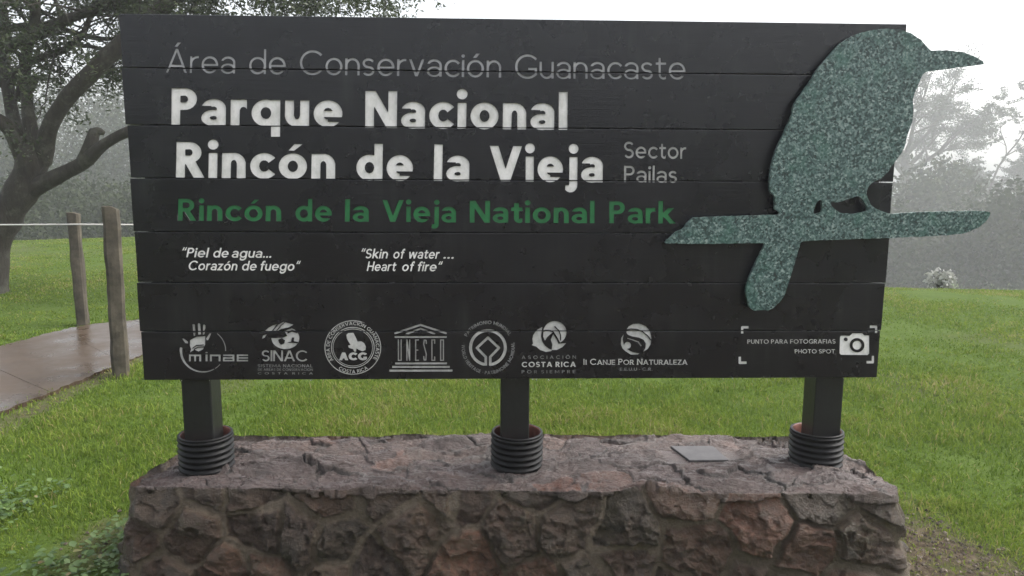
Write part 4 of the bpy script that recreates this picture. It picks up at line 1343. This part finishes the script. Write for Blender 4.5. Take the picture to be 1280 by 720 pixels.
# the big tree at the left; its limbs have their own depths
def big_tree():
    r = np.random.default_rng(31)
    wood, tips = Wood(), []
    Y0 = 7.4; PXM = FOC / (Y0 - CAM[1])
    def limb(px, wpx, ys, sides=14, sub=4):
        P = np.array([ony(x, y, Y0 + dy) for (x, y), dy in zip(px, ys)])
        rad = np.array(wpx) / 2 / PXM
        Q = resample(np.concatenate([P, rad[:, None]], 1), (len(P) - 1) * sub + 1)
        Q[:, :3] += np.stack([noise3(Q[:, :3], 2.2, s) for s in (1, 2, 3)], -1) * .035
        rr_ = Q[:, 3] * (1 + .10 * noise3(Q[:, :3], 5, 9))
        e_ = Q[-1, :3] - Q[-2, :3]; e_ = e_ / np.linalg.norm(e_) * rr_[-1] * .5
        wood.add(np.concatenate([Q[:, :3], [Q[-1, :3] + e_, Q[-1, :3] + e_ * 1.25]]), np.concatenate([rr_, [rr_[-1] * .75, .002]]), sides)
        return Q
    base = ony(-24, 366, Y0)
    limb([(-26, 374), (-20, 345), (-14, 306), (3, 271), (27, 241), (38, 214), (43, 188)], [80, 52, 45, 41, 38, 36, 36], [0] * 7, 18)
    ends = []
    a = limb([(38, 205), (20, 172), (6, 156), (-22, 140), (-70, 105), (-120, 60)], [24, 19, 17, 16, 14, 10], [0, -.1, -.2, -.3, -.5, -.8]); ends.append(a)
    b = limb([(40, 200), (28, 172), (16, 140), (9, 108), (6, 70), (3, 30), (-6, -30), (-16, -90)], [25, 17, 15, 14, 14, 14, 12, 8], [0, .1, .2, .2, .3, .3, .4, .5]); ends.append(b)
    c = limb([(44, 200), (42, 172), (37, 145), (34, 118), (32, 85), (36, 50), (40, 10), (46, -50), (56, -110)], [24, 17, 15, 13, 12, 12, 11, 10, 7], [0, 0, 0, .1, .1, .0, -.1, -.2, -.3]); ends.append(c)
    d = limb([(50, 198), (60, 170), (76, 140), (98, 110), (122, 84), (150, 58), (190, 22), (250, -25), (330, -65), (420, -90)], [27, 20, 19, 19, 19, 19, 18, 15, 12, 8], [0, -.1, -.2, -.3, -.3, -.3, -.2, 0, .3, .6]); ends.append(d)
    e = limb([(36, 236), (62, 224), (90, 208), (112, 194), (134, 179), (160, 163), (200, 150), (250, 128), (300, 92)], [26, 19, 17, 16, 13, 12, 11, 9, 6], [0, -.1, -.2, -.3, -.4, -.5, -.6, -.7, -.8])
    limb([(104, 199), (110, 186), (116, 174), (119, 165)], [20, 17, 15, 12], [-.25] * 4, sub=3)
    limb([(119, 168), (124, 165), (130, 167)], [13, 11, 6], [-.25] * 3, sub=2)
    limb([(36, 112), (42, 102), (47, 98)], [13, 11, 7], [.1] * 3, sub=2)
    limb([(10, 108), (4, 104), (-2, 100)], [13, 11, 8], [.2] * 3, sub=2)
    limb([(8, 110), (17, 96), (24, 86), (33, 90)], [9, 8, 8, 8], [.2, .15, .1, .1])
    f1 = limb([(2, 62), (28, 50), (55, 38), (82, 26), (110, 17), (140, 8), (190, -14), (250, -45)], [14, 14, 13, 12, 10, 9, 7, 5], [.2, .1, 0, -.1, -.1, -.1, 0, .2]); ends.append(f1)
    f2 = limb([(0, 38), (24, 34), (48, 31), (80, 24), (110, 12), (150, -10)], [9, 9, 9, 9, 7, 5], [.3, .3, .4, .4, .5, .6]); ends.append(f2)
    f3 = limb([(36, 80), (50, 74), (70, 68), (88, 62), (100, 52), (107, 44), (112, 30), (120, 5)], [8, 8, 8, 8, 8, 7, 6, 4], [.1, .2, .3, .3, .3, .3, .4, .5]); ends.append(f3)
    f4 = limb([(68, 32), (88, 40), (110, 46), (135, 50), (165, 44)], [6, 6, 5, 5, 3], [0, .2, .4, .6, .8]); ends.append(f4)
    f5 = limb([(98, 60), (115, 61), (135, 64), (155, 58)], [5, 5, 4, 3], [.3, .4, .5, .6]); ends.append(f5)
    f6 = limb([(20, 125), (30, 75), (20, 60)], [8, 7, 5], [.15, .2, .3])
    # twigs
    for Q in ends:
        n = len(Q)
        for i in range(int(n * .25), n):
            zp = Q[i, 2]
            for _ in range(2):
                low = Q[i, 2] < 4.1
                if zp < 3.25 or r.random() < (.80 if low else .62): continue
                dv = np.array([r.normal(0, .8), r.normal(0, .8), r.uniform(-.25, .7)])
                grow(r, wood, tips, Q[i, :3].copy(), dv, r.uniform(.6, 1.15), max(.012, min(.028, Q[i, 3] * .4)), 2, .03, .045, .24, (2, 4))
        dv = Q[-1, :3] - Q[-3, :3]; dv = dv / np.linalg.norm(dv)
        grow(r, wood, tips, Q[-1, :3].copy(), dv + np.array([0, 0, .2]), 1.5, max(.03, Q[-1, 3]), 2, .02, .02, .2, (3, 5))
    # sprays hanging over the sign and under the thick limb
    for (x, y, Y) in ((168, 2, 7.4), (195, 4, 7.3), (232, -2, 7.4), (180, -8, 7.3), (215, -16, 7.2), (250, -22, 7.5), (290, -28, 7.2), (330, -20, 7.6), (365, -25, 7.3), (400, -22, 7.7), (440, -14, 7.5), (475, -20, 7.8), (270, -4, 7.4), (305, -6, 7.6), (345, -4, 7.4), (385, -6, 7.6), (420, -4, 7.5), (455, -2, 7.7), (492, -6, 7.6), (150, 30, 7.6), (135, 70, 7.7), (100, 80, 7.6), (60, 62, 7.5), (150, 90, 7.5), (510, -18, 7.6)):
        for _ in range(2 if y > 20 else 3):
            p = ony(x, y, Y + r.uniform(-.3, .3))
            grow(r, wood, tips, p + np.array([0, 0, .12]), np.array([r.normal(0, .8), r.normal(0, .6), -.25]), .5, .012, 1, 0, .06, .25, (3, 5))
    finish_tree('spreading_tree', wood, tips, r, tuple(base), 'large spreading tree with thick forked lichened limbs standing left of the sign', 9, .06, .085, (MT['bark'], MT['leaf']))
    return len(tips)
NT_BIG = big_tree()

def round_tree(seed, x, y, h, rx, trunk_h, label, dens=9, size=.16, name='hazy_tree', group='trees fading into the mist', ntop=6, kids=(3, 5)):
    r = np.random.default_rng(seed)
    wood, tips = Wood(), []
    z0 = float(terrain(x, y)) - .1
    base = np.array([x, y, z0])
    th = trunk_h; SPR = .105 * h / 8
    pts = [base + np.array([r.normal(0, .03) * k, r.normal(0, .03) * k, th * k / 5]) for k in range(6)]
    wood.add(pts, np.linspace(h * .035, h * .022, 6), 10)
    for k in range(ntop):
        a = 2 * math.pi * (k + r.uniform(-.3, .3)) / ntop
        el = r.uniform(.35, 1.1)
        dv = np.array([math.cos(a), math.sin(a), el])
        L = (h - th) * .62 * r.uniform(.8, 1.15) if el > .7 else rx * .62 * r.uniform(.8, 1.2)
        grow(r, wood, tips, pts[-1 - (k % 2)].copy() if hasattr(pts[-1], 'copy') else pts[-1], dv, L, h * .014, 3, .07, 0, .2, kids)
    return finish_tree(name, wood, tips, r, tuple(base), label, dens, size, SPR, (MT['farbark'], MT['farleaf']), group, .5)

# ------------------------------------------------------------------ far woods: one mass of foliage
def blob_leaves(r, c, rad, n, size):
    d = r.normal(0, 1, (n, 3)); d /= np.linalg.norm(d, axis=1)[:, None]
    k = r.uniform(.25, 1.0, n)[:, None] ** .5
    lump = 1 + .28 * noise3(d * 1.0 + c[None] * .37, 2.6, 3)[:, None]
    p = c[None] + d * k * lump * np.asarray(rad)[None]
    a = r.normal(0, 1, (n, 3)); a /= np.linalg.norm(a, axis=1)[:, None]
    b = np.cross(a, r.normal(0, 1, (n, 3))); b /= np.linalg.norm(b, axis=1)[:, None]
    s = size * r.uniform(.6, 1.4, n)[:, None]
    V = np.stack([p - a * s, p + b * s * .5, p + a * s, p - b * s * .5], 1).reshape(-1, 3)
    return V, np.repeat(np.clip(.5 + .3 * noise3(p * .9, 1.2, 8) + r.normal(0, .18, n), 0, 1), 4)

def far_woods():
    r = np.random.default_rng(77)
    VV, CC = [], []
    def put(x, y, z, rad, n, size):
        V, c = blob_leaves(r, np.array([x, y, z]), rad, n, size); VV.append(V); CC.append(c)
    for k in range(170):
        ang = math.radians(r.uniform(-62, 62)); right = ang > math.radians(-4)
        d = r.uniform(128, 165) if right else r.uniform(62, 120)
        x, y = CAM[0] + d * math.sin(ang), CAM[1] + d * math.cos(ang)
        z0 = float(terrain(x, y))
        top = (1.63 + d * r.uniform(-.05, -.005)) if right else (1.63 + d * r.uniform(.04, .135))
        h = max(3.0, top - z0)
        R_ = r.uniform(2.2, 3.6) * d / 50
        put(x, y, z0 + h * .62, (R_, R_, h * .40), 2200, .105 * d / 45)
        put(x + r.normal(0, 1), y + r.normal(0, 1), z0 + h * .25, (R_ * 1.1, R_ * 1.1, h * .3), 1100, .12 * d / 45)
    for k in range(70):                        # undergrowth beyond the lawn's far left edge
        ang = math.radians(-60 + 58 * (k + r.random()) / 70)
        d = r.uniform(40, 52)
        x, y = CAM[0] + d * math.sin(ang), CAM[1] + d * math.cos(ang)
        z0 = float(terrain(x, y))
        put(x, y, z0 + 1.2, (2.2, 2.2, r.uniform(1.4, 3.0)), 1600, .12)
    for k in range(30):                        # unseen low woods added behind the viewer to darken the sign's front
        ang = math.radians(95 + 170 * (k + r.random()) / 30)
        d = r.uniform(26, 34)
        x, y = CAM[0] + d * math.sin(ang), CAM[1] + d * math.cos(ang)
        put(x, y, 2.6, (3.2, 3.2, 2.6), 900, .30)
    V = np.concatenate(VV); C = np.concatenate(CC)
    me = np_mesh('far_woods', V, np.arange(len(V)).reshape(-1, 4), MT['farleaf']); attr(me, 'rnd', C)
    tag(mesh_obj('far_woods', me), 'misty far-off wood closing the lawn all along the back', 'woods', kind='stuff')
far_woods()

# distinct trees on the falling ground at the right
def at_px(px, d):
    """ground point d metres away in the direction of photo column px"""
    v = M3 @ np.array([(px - 640) / FOC, 1, 0.0]); v = v[:2] / np.hypot(*v[:2])
    return CAM[0] + v[0] * d, CAM[1] + v[1] * d
x, y = at_px(1120, 112); round_tree(101, x, y, 25.0, 10.5, 13.0, 'tall feathery tree in the mist right behind the bird\'s head and beak', 20, .26, kids=(2, 5))
x, y = at_px(1215, 118); round_tree(102, x, y, 14.0, 13.0, 7.0, 'broad misty tree above the right end of the branch', 30, .27, kids=(2, 5))
x, y = at_px(1312, 124); round_tree(103, x, y, 12.8, 13.0, 6.5, 'dense misty tree cut by the right edge of the photo', 30, .27, kids=(2, 5))
x, y = at_px(985, 124); round_tree(104, x, y, 18.0, 12.0, 8.5, 'misty tree hidden behind the bird and the sign\'s right half', 9, .36)

def shrub(seed, px, d, rad, label, n=1500, size=.075, mat='farleaf', name='bush', group='dark bushes below the lawn crest', zoff=0):
    r = np.random.default_rng(seed)
    x, y = at_px(px, d); z = float(terrain(x, y)) - .05
    t = thing(name, (x, y, z), label, 'bush', group)
    wood = Wood()
    VV, CC = [], []
    for k in range(7):
        a = r.uniform(0, 2 * math.pi); q = r.uniform(.1, .6)
        c = np.array([x + rad[0] * q * math.cos(a), y + rad[0] * q * math.sin(a), z + rad[1] * r.uniform(.4, .75)])
        pts = np.array([(x, y, z), ((x + c[0]) / 2 + r.normal(0, .05), (y + c[1]) / 2, (z + c[2]) / 2 + .1), c])
        wood.add(pts, np.array([.03, .02, .008]) * max(1, rad[0]), 5)
        V, cc = blob_leaves(r, c, (rad[0] * .55, rad[0] * .55, rad[1] * .42), n // 7, size); VV.append(V); CC.append(cc)
    mesh_obj('stem', wood.mesh('stem', MT['farbark']), t)
    V = np.concatenate(VV); me = np_mesh('foliage', V, np.arange(len(V)).reshape(-1, 4), MT[mat]); attr(me, 'rnd', np.concatenate(CC))
    mesh_obj('foliage', me, t)
shrub(201, 1122, 62, (4.4, 7.2), 'rounded misty bush beside the sign\'s right edge', 6500, .20)
shrub(202, 1218, 66, (5.6, 8.0), 'wide dark misty bush behind the pale shrub', 8000, .21)
shrub(203, 1300, 62, (5.4, 8.0), 'dark misty bush at the right edge of the photo below the trees', 8000, .21)
shrub(204, 1165, 80, (5.8, 11.0), 'taller misty bush under the right end of the branch', 8000, .26)
shrub(205, 1176, 14.6, (.24, .34), 'small pale leafed shrub at the crest of the lawn', 360, .04, 'paleleaf', 'pale_shrub', None)

# ------------------------------------------------------------------ grass and weeds
def blades(r, x, y, h, w, lean, rnd):
    n = len(x)
    z = terrain(x, y) - .015
    a = r.uniform(0, 2 * np.pi, n); b = r.uniform(0, 2 * np.pi, n)
    tx, ty = np.cos(a), np.sin(a)
    lx, ly = np.cos(b) * lean, np.sin(b) * lean
    V = np.zeros((n, 5, 3), np.float32)
    for k, (s, ww) in enumerate(((0, -1), (0, 1), (.55, .8), (.55, -.8), (1, 0))):
        V[:, k, 0] = x + lx * h * s * s + tx * w * ww * .5
        V[:, k, 1] = y + ly * h * s * s + ty * w * ww * .5
        V[:, k, 2] = z + h * s * (1 - .35 * lean * s)
    i = np.arange(n) * 5
    Q = np.stack([i, i + 1, i + 2, i + 3], -1); T = np.stack([i + 3, i + 2, i + 4], -1)
    return V.reshape(-1, 3), Q, T, np.repeat(rnd, 5)

def weed_density(x, y):
    p = np.stack([x, y, np.zeros(len(x))], -1)
    return sstep(-.35, .25, fbm(p, 1.5, 3, 14)) * sstep(1.25, .5, y) * sstep(-1.48, -1.66, x + .25 * (y - .3)) * .8

def build_grass():
    r = np.random.default_rng(5)
    N = 1080000
    # sample distance with density falling off
    d = 1.9 + (26 - 1.9) * r.random(N) ** 1.75
    ang = np.radians(r.uniform(-50, 60, N))
    x = CAM[0] + d * np.sin(ang); y = CAM[1] + d * np.cos(ang)
    p = np.stack([x, y, np.zeros(N)], -1)
    keep = ~in_poly(x, y, PATH_POLY)
    pl = RIM + (RIM - RIM.mean(0)) / np.linalg.norm(RIM - RIM.mean(0), axis=1)[:, None] * .09
    keep &= ~in_poly(x, y, pl)
    dm = dirt_mask(x, y)
    wm = weed_density(x, y)
    keep &= r.random(N) > dm * .80
    keep &= r.random(N) > wm * .55
    # shorter thinner sward in patches
    n1 = fbm(p, 1.1, 3, 2)
    keep &= r.random(N) < .80 + .35 * n1
    # keep the footpath's far lawn sparser
    x, y, d, p, n1, dm = x[keep], y[keep], d[keep], p[keep], n1[keep], dm[keep]
    n2 = fbm(p, 6, 3, 12)
    far = sstep(5, 14, d)
    behind = sstep(.1, .7, y) * (1 - far)
    h = (.028 + .018 * behind + .014 * n2 + .012 * n1) * r.uniform(.55, 1.45, len(x)) * (1 - .55 * dm) * (1 - .25 * far)
    h = np.clip(h, .012, .14)
    w = (.0032 + .0011 * np.clip(d - 2, 0, 30)) * r.uniform(.7, 1.3, len(x))
    lean = r.uniform(.15, 1.1, len(x))
    rnd = np.clip(.54 + .24 * n1 + .16 * n2 + r.normal(0, .17, len(x)) + .28 * dm * r.random(len(x)) + .5 * (r.random(len(x)) < .05), 0, 1)
    V, Q, T, c = blades(r, x, y, h, w, lean, rnd)
    me = np_mesh('lawn_grass', V, [Q, T], MT['grass']); attr(me, 'rnd', c)
    tag(mesh_obj('lawn_grass', me), 'short bright green wet lawn grass around the plinth', 'grass', kind='stuff')
    return len(x)
NG = build_grass()

def build_weeds():
    r = np.random.default_rng(6)
    n = 16000
    x = r.uniform(-3.3, -1.55, n); y = r.uniform(-.6, 2.2, n)
    k = (r.random(n) < weed_density(x, y)) & ~in_poly(x, y, PATH_POLY)
    x, y = x[k], y[k]; n = len(x)
    a = r.uniform(0, 2 * np.pi, n); tilt = r.uniform(.05, .7, n); s = r.uniform(.012, .040, n); w = s * r.uniform(.32, .5, n)
    z = r.uniform(.008, .060, n)
    ca, sa, ct, st = np.cos(a), np.sin(a), np.cos(tilt), np.sin(tilt)
    V = np.zeros((n, 7, 3))
    for q, (u, v, b) in enumerate(((0, 0, 0), (.3, .45, .06), (.7, .38, .03), (1, 0, -.12), (.7, -.38, .03), (.3, -.45, .06), (.5, 0, -.03))):
        lu, lv = u * s, v * w * 2
        V[:, q, 0] = x + ca * ct * lu - sa * lv; V[:, q, 1] = y + sa * ct * lu + ca * lv
        V[:, q, 2] = z + st * lu + b * s
    i = np.arange(n) * 7
    F = np.concatenate([np.stack([i + 6, i + q, i + (q + 1) % 6], -1) for q in range(6)])
    me = np_mesh('ground_weeds', V.reshape(-1, 3), F, MT['weed'], True)
    attr(me, 'rnd', np.repeat(np.clip(r.normal(.5, .25, n), 0, 1), 7))
    tag(mesh_obj('ground_weeds', me), 'low broad leafed weeds growing left of the plinth', 'weeds', kind='stuff')
build_weeds()

def build_crumbs():
    r = np.random.default_rng(8)
    n = 26000
    x = np.concatenate([r.uniform(1.5, 2.5, n // 2), r.uniform(-3.5, -1.5, n // 2)]); y = r.uniform(-.8, 1.6, n)
    k = r.random(n) < dirt_mask(x, y)**1.5 * .45
    pl = RIM + (RIM - RIM.mean(0)) / np.linalg.norm(RIM - RIM.mean(0), axis=1)[:, None] * .08
    k &= ~in_poly(x, y, pl) & ~in_poly(x, y, PATH_POLY)
    x, y = x[k], y[k]; n = len(x)
    oc = np.array([(1, 0, 0), (0, 1, 0), (-1, 0, 0), (0, -1, 0), (0, 0, 1), (0, 0, -1)], float)
    tri = np.array([(0, 1, 4), (1, 2, 4), (2, 3, 4), (3, 0, 4), (1, 0, 5), (2, 1, 5), (3, 2, 5), (0, 3, 5)])
    s = .002 + .011 * r.random(n)**3.2
    V = oc[None] * (r.uniform(.6, 1.3, (n, 6, 1)) * s[:, None, None]) * np.array([1, 1, .6])
    a = r.uniform(0, 6.28, n)[:, None]; X = V[..., 0] * np.cos(a) - V[..., 1] * np.sin(a); Y = V[..., 0] * np.sin(a) + V[..., 1] * np.cos(a)
    V = np.stack([X + x[:, None], Y + y[:, None], V[..., 2] - .006 + s[:, None] * .3], -1)
    F = (np.arange(n)[:, None, None] * 6 + tri[None]).reshape(-1, 3)
    me = np_mesh('soil_crumbs', V.reshape(-1, 3), F, MT['crumb']); attr(me, 'rnd', np.repeat(r.random(n), 6))
    tag(mesh_obj('soil_crumbs', me), 'loose dark soil crumbs and grit on the bare ground beside the plinth', 'soil', kind='stuff')
build_crumbs()

# ------------------------------------------------------------------ mist
HAZE = .0026
bm = bm_box(-230, 230, -230, 232, -16, 26)
hz = bpy.data.materials.new('mist'); hz.use_nodes = True
ht = hz.node_tree; ht.nodes.clear()
ho = ht.nodes.new('ShaderNodeOutputMaterial'); hv = ht.nodes.new('ShaderNodeVolumePrincipled')
hv.inputs['Color'].default_value = (.91, .935, .96, 1); hv.inputs['Density'].default_value = HAZE; hv.inputs['Anisotropy'].default_value = .3
ht.links.new(hv.outputs[0], ho.inputs['Volume'])
tag(bm_obj('haze', bm, hz), 'pale mist filling the air', 'haze', kind='stuff')
print('tips', NT_BIG, 'blades', NG)
